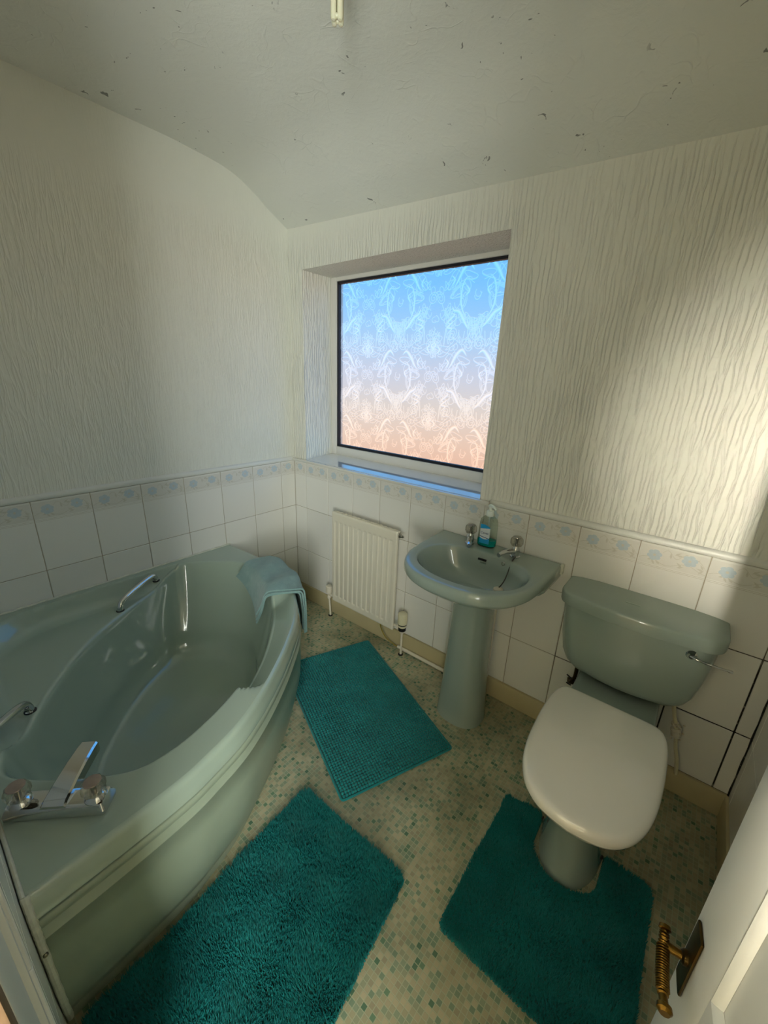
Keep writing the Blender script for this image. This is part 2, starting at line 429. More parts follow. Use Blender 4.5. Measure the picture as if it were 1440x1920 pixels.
# ---- wall tiles: every tile an object; alike ones share a mesh
GAP = .0028
TILE_CACHE = {}
def tile_mesh(w_, h_, key):
    if key in TILE_CACHE: return TILE_CACHE[key]
    w2, h2 = w_-key[2], h_-key[2]
    V, Fc = box(-w2/2, w2/2, -.006, .001, -h2/2, h2/2, .0016, 1)
    me = mesh_of('tile', V, Fc, 30); me.materials.append(MATS['white_tile']); TILE_CACHE[key] = me
    return me
PRINT = {}
def print_mesh(w_, lo, key):          # flower band printed on the top row of tiles
    if key in PRINT: return PRINT[key]
    V = []; Fc = []; MI = []
    def poly(pts, mi, y=-.0064):
        n = len(V)
        for x, z in pts: V.append((x, y, z))
        Fc.append(list(range(n, n+len(pts)))); MI.append(mi)
    h2 = (TH-GAP)/2-.003; w2 = (w_-GAP)/2-.002
    xoff = lo+w_/2               # shift of the motif on cut tiles
    cl = lambda x: max(-w2, min(w2, x))
    poly([(-w2, h2-.072), (w2, h2-.072), (w2, h2-.004), (-w2, h2-.004)], 3, -.00615)
    for zz in (.076, .081): poly([(-w2, h2-zz-.0011), (w2, h2-zz-.0011), (w2, h2-zz), (-w2, h2-zz)], 2)
    r2 = random.Random(5)
    for fx, fz in ((-.052, h2-.036), (.048, h2-.030)):
        fx -= xoff
        if abs(fx) > w2-.02: continue
        for k in range(6):
            a = k*math.pi/3+.3; cx, cz = fx+.0125*math.cos(a), fz+.0125*math.sin(a)
            poly([(cl(cx+.0085*math.cos(a+q)*1.25), cz+.0085*math.sin(a+q)) for q in np.linspace(0, 2*math.pi, 8, endpoint=False)], 0, -.0064-.00003*k)
        poly([(fx+.005*math.cos(q), fz+.005*math.sin(q)) for q in np.linspace(0, 2*math.pi, 6, endpoint=False)], 1, -.0067)
    def stem(fn, n=14, wd=.0011):
        for i in range(n):
            a, b = fn(i/n), fn((i+1)/n)
            poly([(cl(a[0]-xoff), a[1]-wd), (cl(b[0]-xoff), b[1]-wd), (cl(b[0]-xoff), b[1]+wd), (cl(a[0]-xoff), a[1]+wd)], 1, -.0063)
    stem(lambda s: (-.098+.196*s, h2-.056+.010*math.sin(s*11)))
    stem(lambda s: (-.03+.07*s, h2-.022+.012*math.sin(s*8)))
    stem(lambda s: (.06+.035*s, h2-.02-.03*s*s))
    for k in range(14):
        lx, lz, a = r2.uniform(-.09, .09)-xoff, h2-r2.uniform(.014, .064), r2.uniform(0, 3.14)
        if abs(lx) > w2-.012: continue
        c, s = math.cos(a), math.sin(a)
        poly([(lx+(u*c-v*s)*.011, lz+(u*s+v*c)*.011) for u, v in ((-1, 0), (-.2, .34), (1, 0), (-.2, -.34))], 1, -.00635)
    me = bpy.data.meshes.new('flower_print'); me.from_pydata(V, [], Fc); me.update()
    for n_ in ('print_blue', 'print_leaf', 'print_line', 'print_band'): me.materials.append(MATS[n_])
    me.polygons.foreach_set('material_index', MI); PRINT[key] = me
    return me
def tiles_on(wall, joints, rows, place, rz, skip=lambda c, r_: False):
    for ci in range(len(joints)-1):
        a, b = joints[ci], joints[ci+1]; w_ = round(b-a, 4)
        for ri, (z0, z1) in enumerate(rows):
            if skip((a+b)/2, ri): continue
            h_ = round(z1-z0, 4)
            o = bpy.data.objects.new('tile', tile_mesh(w_, h_, (w_, h_, .0048 if (wall is wall_back and a > 1.6 and ri > 0) else GAP))); COL.objects.link(o)
            p = np.array(place((a+b)/2, (z0+z1)/2)); WO[o.name] = p
            o.parent = wall; o.location = p-WO[wall.name]; o.rotation_euler = (0, 0, rz)
            if ri == 0:
                lo = -TW/2+(0 if w_ > .199 or ci else TW-w_)
                q = bpy.data.objects.new('flower_print', print_mesh(w_, lo, (w_, ci == 0))); COL.objects.link(q); q.parent = o
ROWS = [(ZT-TH, ZT), (ZT-2*TH, ZT-TH), (.102, ZT-2*TH)]
jx = [0.0065]+[TX+k*TW for k in range(12)]+[XR-.006]
tiles_on(wall_back, jx, ROWS, lambda s, z: (s, -.0012, z), 0)
jy = [0.0065]+[TY+k*TW for k in range(8)]+[-YF]
tiles_on(wall_left, jy, ROWS, lambda s, z: (.0012, -s, z), math.pi/2, lambda c, r_: r_ == 2 and c > .75)
jr = [0.0065]+[.055+k*TW for k in range(5)]
jf = [0.0065]+[.02+k*TW for k in range(1, 8)]+[1.445]
tiles_on(wall_front, jf, [(ZT-TH, ZT), (ZT-2*TH, ZT-TH), (.06, ZT-2*TH)], lambda s, z: (s, YF+.0012, z), math.pi)
tiles_on(wall_right, jr, ROWS, lambda s, z: (XR-.0012, -s, z), -math.pi/2)
# grout beds behind the tiles
obj('grout_bed', box(.0, XR, -.0045, .001, .09, ZT-.001), 'mouldy_grout', wall_back, smooth=False)
obj('sealant', tube([(XR-.008, -.008, z) for z in np.linspace(.10, .72, 20)], [.0034+.0009*math.sin(k*1.7) for k in range(20)], 8), 'mouldy_grout', wall_back)
obj('grout_bed', box(-.001, .0045, YF, 0, .09, ZT-.001), 'grout', wall_left, smooth=False)
obj('grout_bed', box(XR-.0045, XR+.001, -1.2, 0, .09, ZT-.001), 'mouldy_grout', wall_right, smooth=False)
# bead above the tiles
def bead(x0, x1, y0, y1, name, axis):
    prof_ = [(0, 0), (.010, .001), (.0135, .006), (.0135, .014), (.010, .021), (.003, .0245), (0, .025)]
    if axis == 'x': r_ = [np.array([(x, -d, ZT+z) for d, z in prof_]) for x in (x0, x1)]
    else: r_ = [np.array([((d if x0 < 1 else XR-d), y, ZT+z) for d, z in prof_]) for y in (y0, y1)]
    return loft(r_, False)
structure(obj('trim_1', bead(0, 0, YF, 0, '', 'y'), 'gloss_white_paint', origin=(0, -.8, ZT)))
structure(obj('trim_2', bead(1.335, XR, 0, 0, '', 'x'), 'gloss_white_paint', origin=(1.8, 0, ZT)))
structure(obj('trim_4', bead(2.3, 2.3, -1.2, 0, '', 'y'), 'gloss_white_paint', origin=(XR, -.6, ZT)))
# skirting
def skirt(x0, x1, y0, y1): return box(x0, x1, y0, y1, 0, .102, .004, 2)
structure(obj('baseboard_back', skirt(0, XR, -.017, 0), 'skirting_paint', origin=(1.2, 0, 0)))
structure(obj('baseboard_left', skirt(0, .016, -.52, 0), 'skirting_paint', origin=(0, -.3, 0)))
structure(obj('baseboard_right', skirt(XR-.016, XR, -1.5, 0), 'skirting_paint', origin=(XR, -.6, 0)))
# door lining and bare wood at the left of the doorway
structure(obj('trim_5', join(box(1.452, 1.462, -1.70, YF+.003, 0, 2.05, .002), box(1.462, 1.60, -1.77, YF-.004, 0, 2.05, .006)), 'gloss_white_paint', origin=(1.5, YF, 0)))
structure(obj('trim_6', box(1.60, 1.632, -1.77, YF-.006, 0, 2.05, .003), 'bare_wood', origin=(1.61, YF, 0)))

# ---------------------------------------------------------------- window
win = structure(thing('window_1', ((WX0+WX1)/2, WD, WZ0), 'white window frame with patterned obscure glass over the radiator', 'window'))
del win['category']; del win['label']
fx0, fx1, fz0, fz1 = WX0, WX1, WZ0, WZ1
gx0, gx1, gz0, gz1 = .160, 1.236, 1.046, 1.978
yf0, yf1 = WD, WD+.06
def fbar(a, b, c, d): return box(a, b, yf0, yf1, c, d, .006, 2)
for bx in (fbar(fx0-.02, gx0-.006, fz0-.01, fz1+.03), fbar(gx1+.006, fx1+.02, fz0-.01, fz1+.03), fbar(gx0-.008, gx1+.008, fz0-.01, gz0-.006), fbar(gx0-.008, gx1+.008, gz1+.006, fz1+.03)):
    obj('frame_bar', bx, 'upvc_white', win)
for bx in (box(gx0-.007, gx0+.006, yf0+.008, yf0+.03, gz0-.006, gz1+.006), box(gx1-.006, gx1+.007, yf0+.008, yf0+.03, gz0-.006, gz1+.006),
           box(gx0, gx1, yf0+.008, yf0+.03, gz0-.007, gz0+.008), box(gx0, gx1, yf0+.008, yf0+.03, gz1-.007, gz1+.007)):
    obj('gasket', bx, 'gasket_black', win, smooth=False)
# moulded relief of the glass: strokes, scrolls and loops in a repeating motif
g = random.Random(11)
CW, CH = .44, .365
half = []
def arc_pts(cx, cz, rx, rz, a0, a1, n=26, tw=0):
    a = np.linspace(a0, a1, n); return np.stack([cx+rx*np.cos(a)*(1-tw*(a-a0)/(a1-a0)), cz+rz*np.sin(a)*(1-tw*(a-a0)/(a1-a0))], 1)
taper = lambda n, m_: m_*np.sin(np.linspace(.12, math.pi-.12, n))+.0008
half.append((spline([(.03, .30), (.055, .315), (.085, .285), (.11, .245), (.125, .235)], 7), 'S'))
half.append((spline([(.035, .05), (.06, .075), (.09, .11), (.118, .125), (.13, .15)], 7), 'S'))
half.append((arc_pts(.045, .18, .042, .085, -1.9, 1.9, 30), 'M'))
half.append((arc_pts(.085, .18, .03, .06, 1.0, 5.2, 30), 'T'))
for cx, cz in ((.03, .345), (.2, .345), (.2, .19), (.12, .02)):
    half.append((arc_pts(cx, cz, .030, .030, 0, 4.6*math.pi, 56, .85), 'T'))
for k in range(26):
    cx, cz = g.uniform(.0, .232), g.uniform(.0, .36); a, b = g.uniform(.014, .036), g.uniform(.016, .042); p1, p2 = g.uniform(0, 6), g.uniform(0, 6)
    fa, fb = g.choice(((1, 2), (2, 1), (2, 3), (1, 3), (3, 2))); e = g.uniform(3.6, 5.8)
    s_ = np.linspace(0, e, 40); half.append((np.stack([cx+a*np.sin(fa*s_+p1), cz+b*np.sin(fb*s_+p2)], 1), 'T'))
for k in range(20):
    cx, cz = g.uniform(.0, .232), g.uniform(.0, .36); r_ = g.uniform(.008, .02)
    half.append((arc_pts(cx, cz, r_, r_*g.uniform(.8, 1.5), g.uniform(0, 3), g.uniform(5, 8.5), 22), 'T'))
for k in range(6):
    cx, cz = g.uniform(.02, .21), g.uniform(.02, .34)
    q = [(cx+g.uniform(-.025, .025), cz+i*.016) for i in range(4)]; half.append((spline(q, 6), 'M'))
GS = .0021
gnx, gnz = int((gx1-gx0)/GS), int((gz1-gz0)/GS)
HM = np.zeros((gnz+1, gnx+1))
def stamp(Q, wd):
    for (x, z), w_ in zip(Q, wd):
        ci, cj = (x-gx0)/GS, (z-gz0)/GS; k = int(w_/GS)+2
        i0, i1, j0, j1 = max(0, int(ci)-k), min(gnx, int(ci)+k), max(0, int(cj)-k), min(gnz, int(cj)+k)
        if i1 <= i0 or j1 <= j0: continue
        ii = np.arange(i0, i1+1)-ci; jj = np.arange(j0, j1+1)-cj
        d = np.sqrt(ii[None]**2+jj[:, None]**2)*GS/w_
        sub = HM[j0:j1+1, i0:i1+1]; np.maximum(sub, np.clip(1.25-d, 0, 1)*min(1.0, .35+w_/.006), out=sub)
for ix in range(-1, 3):
    for iz in range(-1, 4):
        for P, kd in half:
            for mir in (0, 1):
                Q = P.copy(); Q[:, 0] = (CW-Q[:, 0]) if mir else Q[:, 0]
                if mir: Q[:, 1] += .012*np.sin(Q[:, 0]*40)
                Q = Q+np.array([gx0+.01+ix*CW, gz0-.12+iz*CH])
                L = np.concatenate([[0], np.cumsum(np.linalg.norm(np.diff(Q, axis=0), axis=1))]); n_q = max(4, int(L[-1]/.0022))
                tq = np.linspace(0, L[-1], n_q); Q = np.stack([np.interp(tq, L, Q[:, 0]), np.interp(tq, L, Q[:, 1])], 1)
                wd = {'S': taper(n_q, .0085), 'M': taper(n_q, .0042), 'T': np.full(n_q, .0023)}[kd]
                stamp(Q, wd)
gxx, gzz = np.meshgrid(np.linspace(gx0, gx1, gnx+1), np.linspace(gz0, gz1, gnz+1))
V = np.stack([gxx, np.full_like(gxx, yf0+.019)-HM*.0016, gzz], -1).reshape(-1, 3)-WO['window_1']
ia = (np.arange(gnz)[:, None]*(gnx+1)+np.arange(gnx)[None]).reshape(-1)
quads = np.stack([ia, ia+1, ia+gnx+2, ia+gnx+1], 1)
me = bpy.data.meshes.new('pane'); me.vertices.add(len(V)); me.vertices.foreach_set('co', V.reshape(-1))
me.loops.add(quads.size); me.loops.foreach_set('vertex_index', quads.reshape(-1).astype(np.int32))
me.polygons.add(len(quads)); me.polygons.foreach_set('loop_start', (np.arange(len(quads))*4).astype(np.int32)); me.polygons.foreach_set('use_smooth', [True]*len(quads))
me.update(calc_edges=True); me.validate()
at_ = me.attributes.new('clear', 'FLOAT', 'POINT'); at_.data.foreach_set('value', HM.reshape(-1).astype(np.float32))
link('pane', me, WO['window_1'], win, ['obscure_glass'])
# sill
structure(obj('trim_7', join(box(0.002, 1.336, -.027, -.0005, WZ0-.019, WZ0-.002, .004), loft([np.array([(x, -.0005, WZ0-.019), (x, WD+.01, WZ0-.016), (x, WD+.01, WZ0+.014), (x, -.0005, WZ0-.002)]) for x in (WX0+.0005, WX1-.0005)], True, True, True)), 'sill_tile', origin=(.7, 0, WZ0-.017)))

# ---------------------------------------------------------------- corner bath
S2 = math.sqrt(2)
def ab2xy(P): P = np.asarray(P, float); return np.stack([(P[..., 0]+P[..., 1])/S2, (P[..., 1]-P[..., 0])/S2+YF], -1)
def xy2ab(P): P = np.asarray(P, float); y = P[..., 1]-YF; return np.stack([(P[..., 0]-y)/S2, (P[..., 0]+y)/S2], -1)
bath = thing('corner_bath', (.6, -1.08, 0), 'sage green corner bath with curved front panel and chrome fittings', 'bath')
e_ = .0085
OUT = spline([(e_, -.497), (.2, -.484), (.36, -.482), (.5, -.5), (.66, -.562), (.845, -.69), (.971, -.83), (1.088, -.996), (1.17, -1.148), (1.208, -1.278), (1.222, -1.36), (1.228, -1.5), (1.228, YF+e_)], 14)
def normals(P):
    T = np.gradient(P, axis=0); T /= np.linalg.norm(T, axis=1)[:, None]; N_ = np.stack([-T[:, 1], T[:, 0]], 1)
    return N_ if (N_[len(P)//2] @ np.array([1, 1])) > 0 else -N_
ONRM = normals(OUT)
ONRM[0] = (0, 1); ONRM[-1] = (1, 0)
def offs(d): return OUT+ONRM*d
C_AB = np.array([0.0, .83])
EDGE = offs(-.014); EDGE[0, 0] = e_; EDGE[-1, 1] = YF+e_
POLY = np.vstack([EDGE, [[e_, YF+e_]]])
def ringcurve(lst, neg=1.0):
    pos_ = [(a, b) for a, b in lst if a > 0]
    full = [(0, lst[0][1])]+pos_+[(0, lst[-1][1])]+[(-a*neg, b) for a, b in pos_[::-1]]
    return ab2xy(spline(full, 12, True))
WELL = ringcurve([(0, 1.19), (.17, 1.18), (.337, 1.143), (.488, 1.073), (.575, 1.005), (.612, .94), (.622, .83), (.616, .72), (.595, .645), (.515, .590), (.35, .532), (.16, .488), (0, .475)], .95)
FLOORR = ringcurve([(0, 1.10), (.2, 1.08), (.36, 1.02), (.45, .92), (.47, .82), (.455, .69), (.40, .615), (.25, .565), (.12, .545), (0, .54)], .95)
c_xy = ab2xy(C_AB)
def raycast(poly, dirs):
    out = np.full(len(dirs), np.nan); n = len(poly)
    for k, d in enumerate(dirs):
        A = poly-c_xy; B = np.roll(poly, -1, 0)-c_xy
        ca = d[0]*A[:, 1]-d[1]*A[:, 0]; cb = d[0]*B[:, 1]-d[1]*B[:, 0]
        for i in np.where((ca <= 0) != (cb <= 0))[0]:
            s_ = ca[i]/(ca[i]-cb[i]); P = A[i]+(B[i]-A[i])*s_; t_ = P @ d
            if t_ > 0: out[k] = t_ if np.isnan(out[k]) else max(out[k], t_)
    return out
# directions: through every edge vertex of the front, then along the two walls
dirs = list(EDGE-c_xy)
wl = [np.array([e_, y]) for y in np.linspace(EDGE[0, 1], YF+e_, 90)[1:]]
wf = [np.array([x, YF+e_]) for x in np.linspace(e_, EDGE[-1, 0], 90)[1:-1]]
ring_out = np.vstack([EDGE, np.array(wf[::-1]), np.array(wl[::-1])])
dirs = ring_out-c_xy; r_out = np.linalg.norm(dirs, axis=1); dirs = dirs/r_out[:, None]
r_w = raycast(WELL, dirs); r_f = raycast(FLOORR, dirs)
r_w = np.minimum(r_w, r_out-.012)
ZR = .53
def deck_z(xy, t_):
    ab = xy2ab(xy); a, b = ab[:, 0], ab[:, 1]
    d1 = xy[:, 0]-.048; d2 = xy[:, 1]-YF-.048; Rr = .25
    both = (d1 < Rr) & (d2 < Rr)
    d = np.where(both, Rr-np.hypot(np.maximum(Rr-d1, 0), np.maximum(Rr-d2, 0)), np.minimum(d1, d2))
    an = np.where(a < 0, -a/.95, a); d = np.minimum(d, (.588-an)*.9)
    s_ = np.clip(d/.075, 0, 1); dep = .078*(1-(1-s_)**2.2)
    dep = np.where(b < .83, dep, 0)
    m_ = sstep(a, -.285, -.220)*(1-sstep(a, .318, .338)); m_ = np.where(b > .83, m_, 0)
    return ZR-dep-.058*m_*np.clip(t_, 0, 1)**1.1
rings = []
NT_ = 44
for k in range(NT_+1):                                # deck from the outer edge to the lip of the well
    s_ = k/NT_; s_ = s_**.85
    r_ = r_out*(1-s_)+r_w*s_; xy = c_xy+dirs*r_[:, None]
    rings.append(np.column_stack([xy, deck_z(xy, np.full(len(xy), s_))]))
zt = rings[-1][:, 2]
for dr, dz in ((.004, .0008), (.0085, .0035), (.0125, .009), (.0155, .017)):
    rings.append(np.column_stack([c_xy+dirs*(r_w-dr)[:, None], zt-dz]))
r0, z0 = r_w-.0155, zt-.017
for s_ in np.linspace(.08, 1, 13):
    r_ = r0*(1-s_)+r_f*s_; r_ = r_+.012*np.sin(s_*math.pi); z_ = z0*(1-s_)+.2*s_
    rings.append(np.column_stack([c_xy+dirs*r_[:, None], z_]))
for s_ in np.linspace(.12, 1, 9):
    rr_ = (1-s_)**2*r_f+2*s_*(1-s_)*r_f*.965+s_*s_*r_f*.80; zz = (1-s_)**2*.2+2*s_*(1-s_)*.112+s_*s_*.098
    rings.append(np.column_stack([c_xy+dirs*rr_[:, None], np.full(len(dirs), zz)]))
for s_ in (.6, .4, .2, .05): rings.append(np.column_stack([c_xy+dirs*(r_f*s_)[:, None], np.full(len(dirs), .096-.004*(1-s_))]))
tub = loft(rings[::-1], True, True, False)
ZL = np.linspace(0, 1, len(OUT))
lip = [np.column_stack([offs(d), np.full(len(OUT), ZR+z)]) for d, z in ((-.014, 0), (-.0085, -.001), (-.004, -.0042), (-.0005, -.0095), (.001, -.016), (.0055, -.038), (.009, -.054), (.0085, -.0575), (-.004, -.059))]
for q in lip: q[0, 0] = e_; q[-1, 1] = YF+e_
obj('tub', join(tub, loft(lip[::-1], False)), 'bath_acrylic', bath, sharp=50)
pan_prof = [(-.006, -.0645), (.005, -.0645), (.0085, -.0672), (.0085, -.085), (.0074, -.0865), (.0074, -.0885), (.0085, -.090), (.0082, -.1125), (.0104, -.1145), (.0104, -.117), (.0080, -.119), (.0082, -.19), (.003, -.29), (-.018, -.39), (-.050, -.458), (-.066, -.466)]
pr_ = [np.column_stack([offs(d), np.full(len(OUT), ZR+z)]) for d, z in pan_prof]
for q in pr_: q[0, 0] = e_; q[-1, 1] = YF+e_
obj('panel', loft(pr_[::-1], False), 'bath_panel_acrylic', bath, sharp=60, label='curved olive green front panel with a raised rib')
pl_ = [np.column_stack([offs(d), np.full(len(OUT), z)]) for d, z in ((-.06, .068), (-.064, .06), (-.074, 0))]
for q in pl_: q[0, 0] = e_; q[-1, 1] = YF+e_
obj('plinth', loft(pl_[::-1], False), 'bath_panel_acrylic', bath)
# sealant beads
sb = [np.array([e_+.0045, y, ZR+.001]) for y in np.linspace(-.497, YF+.013, 60)]
obj('sealant', tube([p+np.array([0, 0, .0015*math.sin(i*1.9)]) for i, p in enumerate(sb)], .005, 8), 'sealant_white', bath)
zz_ = [ZR, ZR-.03, ZR-.06, ZR-.09, ZR-.12, .3, .2, .12, .07, .02]
dd_ = [-.008, .005, .008, .009, .0095, .007, -.004, -.026, -.052, -.069]
sp = spline([(1.228+d+.002, YF+.0155, z) for d, z in zip(dd_, zz_)], 8)
obj('sealant', tube([p+np.array([.0012*math.sin(i*.7), 0, 0]) for i, p in enumerate(sp)], [.0066+.0005*math.sin(i*1.3) for i in range(len(sp))], 8), 'sealant_white', bath)
obj('sealant', tube([(x, YF+e_+.0045, ZR+.001+.001*math.sin(x*31)) for x in np.linspace(.015, 1.225, 60)], .004, 8), 'sealant_white', bath)
for sz, dx in ((.385, .018), (.20, -.006)):
    obj('screw', lathe([(.0001, .002), (.003, .0025), (.0045, .001), (.0045, -.002)], (1.228+dx, YF+.016, sz), 12, (1, .05, 0)), 'screw_steel', bath)
# grab handles
def grab(sg):
    A = ab2xy(np.array([(.31 if sg > 0 else -.255, .508 if sg > 0 else .497)]))[0]; B = ab2xy(np.array([(.53 if sg > 0 else -.465, .565)]))[0]
    def zd(p):
        return float(deck_z(np.array([p]), np.zeros(1))[0])
    pts = []; za, zb = zd(A), zd(B)
    for s_, h in ((0, -.002), (.0, .012), (.06, .032), (.2, .040), (.5, .042), (.8, .040), (.94, .032), (1, .012), (1, -.002)):
        q = A*(1-s_)+B*s_; pts.append((q[0], q[1], za*(1-s_)+zb*s_+h))
    P = spline(pts, 6); n = len(P); rad = np.array([.0145 if (i < 3 or i > n-4) else .0118 for i in range(n)])
    hd = obj('grab_handle', tube(P, rad, 14), 'chrome', bath)
    for q, z_ in ((A, za), (B, zb)):
        obj('foot_washer', lathe([(.016, -.002), (.016, .002), (.012, .004)], (q[0], q[1], z_), 20), 'black_plastic', hd)
grab(-1); grab(1)
# bath mixer on the near corner
E1 = np.array([1, -1, 0])/S2; E2 = np.array([1, 1, 0])/S2       # a and b directions
mx_o = np.array([*ab2xy(np.array([(.684, .838)]))[0], ZR+.0012])
mixer = thing('bath_mixer_tap', mx_o, 'chrome bath mixer with two clear knobs on the near bath corner', 'tap')
AX = np.column_stack([E2, E1, [0, 0, 1]])                       # local x runs along the body, local y away from the well
def loc(VF): return xf(VF, AX, mx_o)
bd = [np.array([(x*sx, y*sy, z) for x, y in ((-1, -1), (1, -1), (1, 1), (-1, 1))]) for sx, sy, z in ((.112, .026, 0), (.1125, .0265, .012), (.109, .023, .024), (.107, .021, .0255))]
def roundrect(hx, hy, r_, z, n=5):
    out = []
    for cx, cy, a0 in ((hx-r_, hy-r_, 0), (-hx+r_, hy-r_, 90), (-hx+r_, -hy+r_, 180), (hx-r_, -hy+r_, 270)):
        for k in range(n+1):
            a = math.radians(a0+90*k/n); out.append((cx+r_*math.cos(a), cy+r_*math.sin(a), z))
    return np.array(out)
obj('body', loc(loft([roundrect(.1035, .027, .006, 0), roundrect(.104, .0275, .006, .010), roundrect(.098, .021, .006, .026), roundrect(.094, .018, .006, .0272)], True, True, True)), 'chrome', mixer, sharp=25)
spr = []
for y, hx, zt_, zb_ in ((.022, .026, .030, .012), (.012, .0255, .036, .014), (-.03, .0235, .0455, .018), (-.07, .022, .0515, .022), (-.105, .0205, .054, .024), (-.122, .0195, .053, .023), (-.126, .0185, .049, .025)):
    spr.append(np.array([(-hx, y, zb_), (-hx, y, zt_-.004), (-hx+.004, y, zt_), (hx-.004, y, zt_), (hx, y, zt_-.004), (hx, y, zb_), (hx-.004, y, zb_-.004), (-hx+.004, y, zb_-.004)]))
obj('spout', loc(loft(spr, True, True, True)), 'chrome', mixer, sharp=30)
def knob(parent, c, r_, h, mt_cap='knob_cap'):
    n = 40; rr = []
    for rad, z in ((.55, 0), (.85, .06), (1.0, .25), (1.0, .62), (.9, .82), (.72, .9)):
        rr.append(np.array([(c[0]+r_*rad*(1-.055*(1+math.cos(10*2*math.pi*i/n)))*math.cos(2*math.pi*i/n), c[1]+r_*rad*(1-.055*(1+math.cos(10*2*math.pi*i/n)))*math.sin(2*math.pi*i/n), c[2]+h*z) for i in range(n)]))
    k_ = obj('knob', loft(rr, True, True, True), 'clear_acrylic', parent)
    obj('knob_cap', lathe([(.0001, .06*h), (.45*r_, .07*h), (.68*r_, .03*h), (.72*r_, -.02*h)], (c[0], c[1], c[2]+h*.92), 24), mt_cap, k_)
    obj('knob_core', lathe([(.24*r_, 0), (.24*r_, h*.8)], (c[0], c[1], c[2]+h*.04), 16), 'worn_chrome', k_)
for sx in (-1, 1):
    c = mx_o+AX @ np.array([sx*.077, .002, .0265])
    obj('shroud', lathe([(.022, 0), (.021, .004), (.014, .010), (.013, .018)], c, 24), 'chrome', mixer)
    knob(mixer, c+np.array([0, 0, .014]), .0245, .034)

# ---------------------------------------------------------------- towel over the bath rim
def towel_sheet(u0, u1, lift, inn0, inn1, out_, thick, wig):
    nu, nv = 26, 44; idx = lambda u: u0+(u1-u0)*u
    cum = np.concatenate([[0], np.cumsum(np.linalg.norm(np.diff(OUT, axis=0), axis=1))])
    top = np.zeros((nu, nv, 3))
    for i in range(nu):
        u = i/(nu-1); s_ = idx(u); q = np.array([np.interp(s_, cum, OUT[:, 0]), np.interp(s_, cum, OUT[:, 1])])
        nn = np.array([np.interp(s_, cum, ONRM[:, 0]), np.interp(s_, cum, ONRM[:, 1])]); nn /= np.linalg.norm(nn)
        wdt = .125
        Li = inn0+(inn1-inn0)*u; z_ = ZR+lift
        path = [(-wdt-.055, z_-.012-Li), (-wdt-.03, z_-.012-Li*.55), (-wdt-.012, z_-.016), (-wdt+.01, z_+.001), (-.06, z_+.004+.003*math.sin(u*9)), (-.012, z_+.002), (.008+lift, z_-.010), (.016+lift, z_-.06), (.020+lift, z_-out_*.6), (.020+lift, z_-out_)]
        P = spline([(a, b, 0) for a, b in path], 6)
        L = np.concatenate([[0], np.cumsum(np.linalg.norm(np.diff(P, axis=0), axis=1))]); t_ = np.linspace(0, L[-1], nv)
        for j in range(nv):
            d = np.interp(t_[j], L, P[:, 0]); z = np.interp(t_[j], L, P[:, 1])
            wv = wig*math.sin(u*13+j*.25)*math.sin(j/nv*math.pi)
            top[i, j] = (*(q+nn*(d+wv*.3)), z+wv)
    V = top.reshape(-1, 3); Fc = []
    for i in range(nu-1):
        for j in range(nv-1):
            a = i*nv+j; Fc.append((a, a+nv, a+nv+1, a+1))
    me = bpy.data.meshes.new('x'); me.from_pydata(V.tolist(), [], Fc); me.update()
    nr = np.array([v.normal[:] for v in me.vertices]); bpy.data.meshes.remove(me)
    V2 = V-nr*thick; n = len(V)
    Fc2 = [tuple(i+n for i in f[::-1]) for f in Fc]; rim = []
    brd = [i*nv for i in range(nu)]+[(nu-1)*nv+j for j in range(1, nv)]+[i*nv+nv-1 for i in range(nu-2, -1, -1)]+[j for j in range(nv-2, 0, -1)]
    for k in range(len(brd)):
        a, b = brd[k], brd[(k+1) % len(brd)]; rim.append((a, a+n, b+n, b))
    return np.vstack([V, V2]), Fc+Fc2+rim
towel = thing('hand_towel', (.52, -.53, ZR), 'pale teal folded hand towel draped over the bath rim', 'towel')
obj('upper_fold', towel_sheet(.330, .738, .027, .045, .098, .240, .007, .006), 'towel_terry', towel, sharp=60)
obj('lower_fold', towel_sheet(.342, .748, .0185, .038, .110, .228, .007, .005), 'towel_terry', towel, sharp=60)

obj('inner_fold', towel_sheet(.350, .745, .0105, .030, .121, .20, .0065, .002), 'towel_terry', towel, sharp=60)

# ---------------------------------------------------------------- radiator
rad = thing('radiator', (.655, 0, 0), 'white ribbed panel radiator under the window', 'radiator')
rx0, rx1, rz0, rz1, ry = .417, .893, .143, .727, -.080
def radf(u, v):
    x = rx0+(rx1-rx0)*u; z = rz0+(rz1-rz0)*v
    m_ = sstep(z, rz0+.036, rz0+.052)*(1-sstep(z, rz1-.066, rz1-.052))*sstep(x, rx0+.012, rx0+.02)*(1-sstep(x, rx1-.02, rx1-.012))
    k = (x-rx0-.018)/.0365; fr_ = k-math.floor(k)
    rib = .5+.5*math.cos(2*math.pi*fr_); rib = float(sstep(rib, .25, .8))
    edge = .004*((1-sstep(x, rx0, rx0+.006))+sstep(x, rx1-.006, rx1)+(1-sstep(z, rz0, rz0+.006))+sstep(z, rz1-.008, rz1))
    return (x, ry+.006*m_*(1-rib)+edge, z)
fv, ff = grid(170, 90, radf)
obj('front_panel', (fv, ff), 'radiator_paint', rad, sharp=60)
obj('back_panel', box(rx0+.001, rx1-.001, ry+.003, ry+.022, rz0+.001, rz1-.001, .003), 'radiator_paint', rad)
obj('top_grille', join(box(rx0, rx1, ry+.006, ry+.032, rz1-.012, rz1-.002, .002), *[box(rx0+.02+k*.032, rx0+.036+k*.032, ry+.012, ry+.03, rz1-.003, rz1+.001) for k in range(14)]), 'radiator_paint', rad, kind='stuff')
for bx in (rx0+.09, rx1-.09): obj('bracket', box(bx-.012, bx+.012, ry+.02, -.004, rz0+.03, rz1-.06, .001), 'radiator_paint', rad)
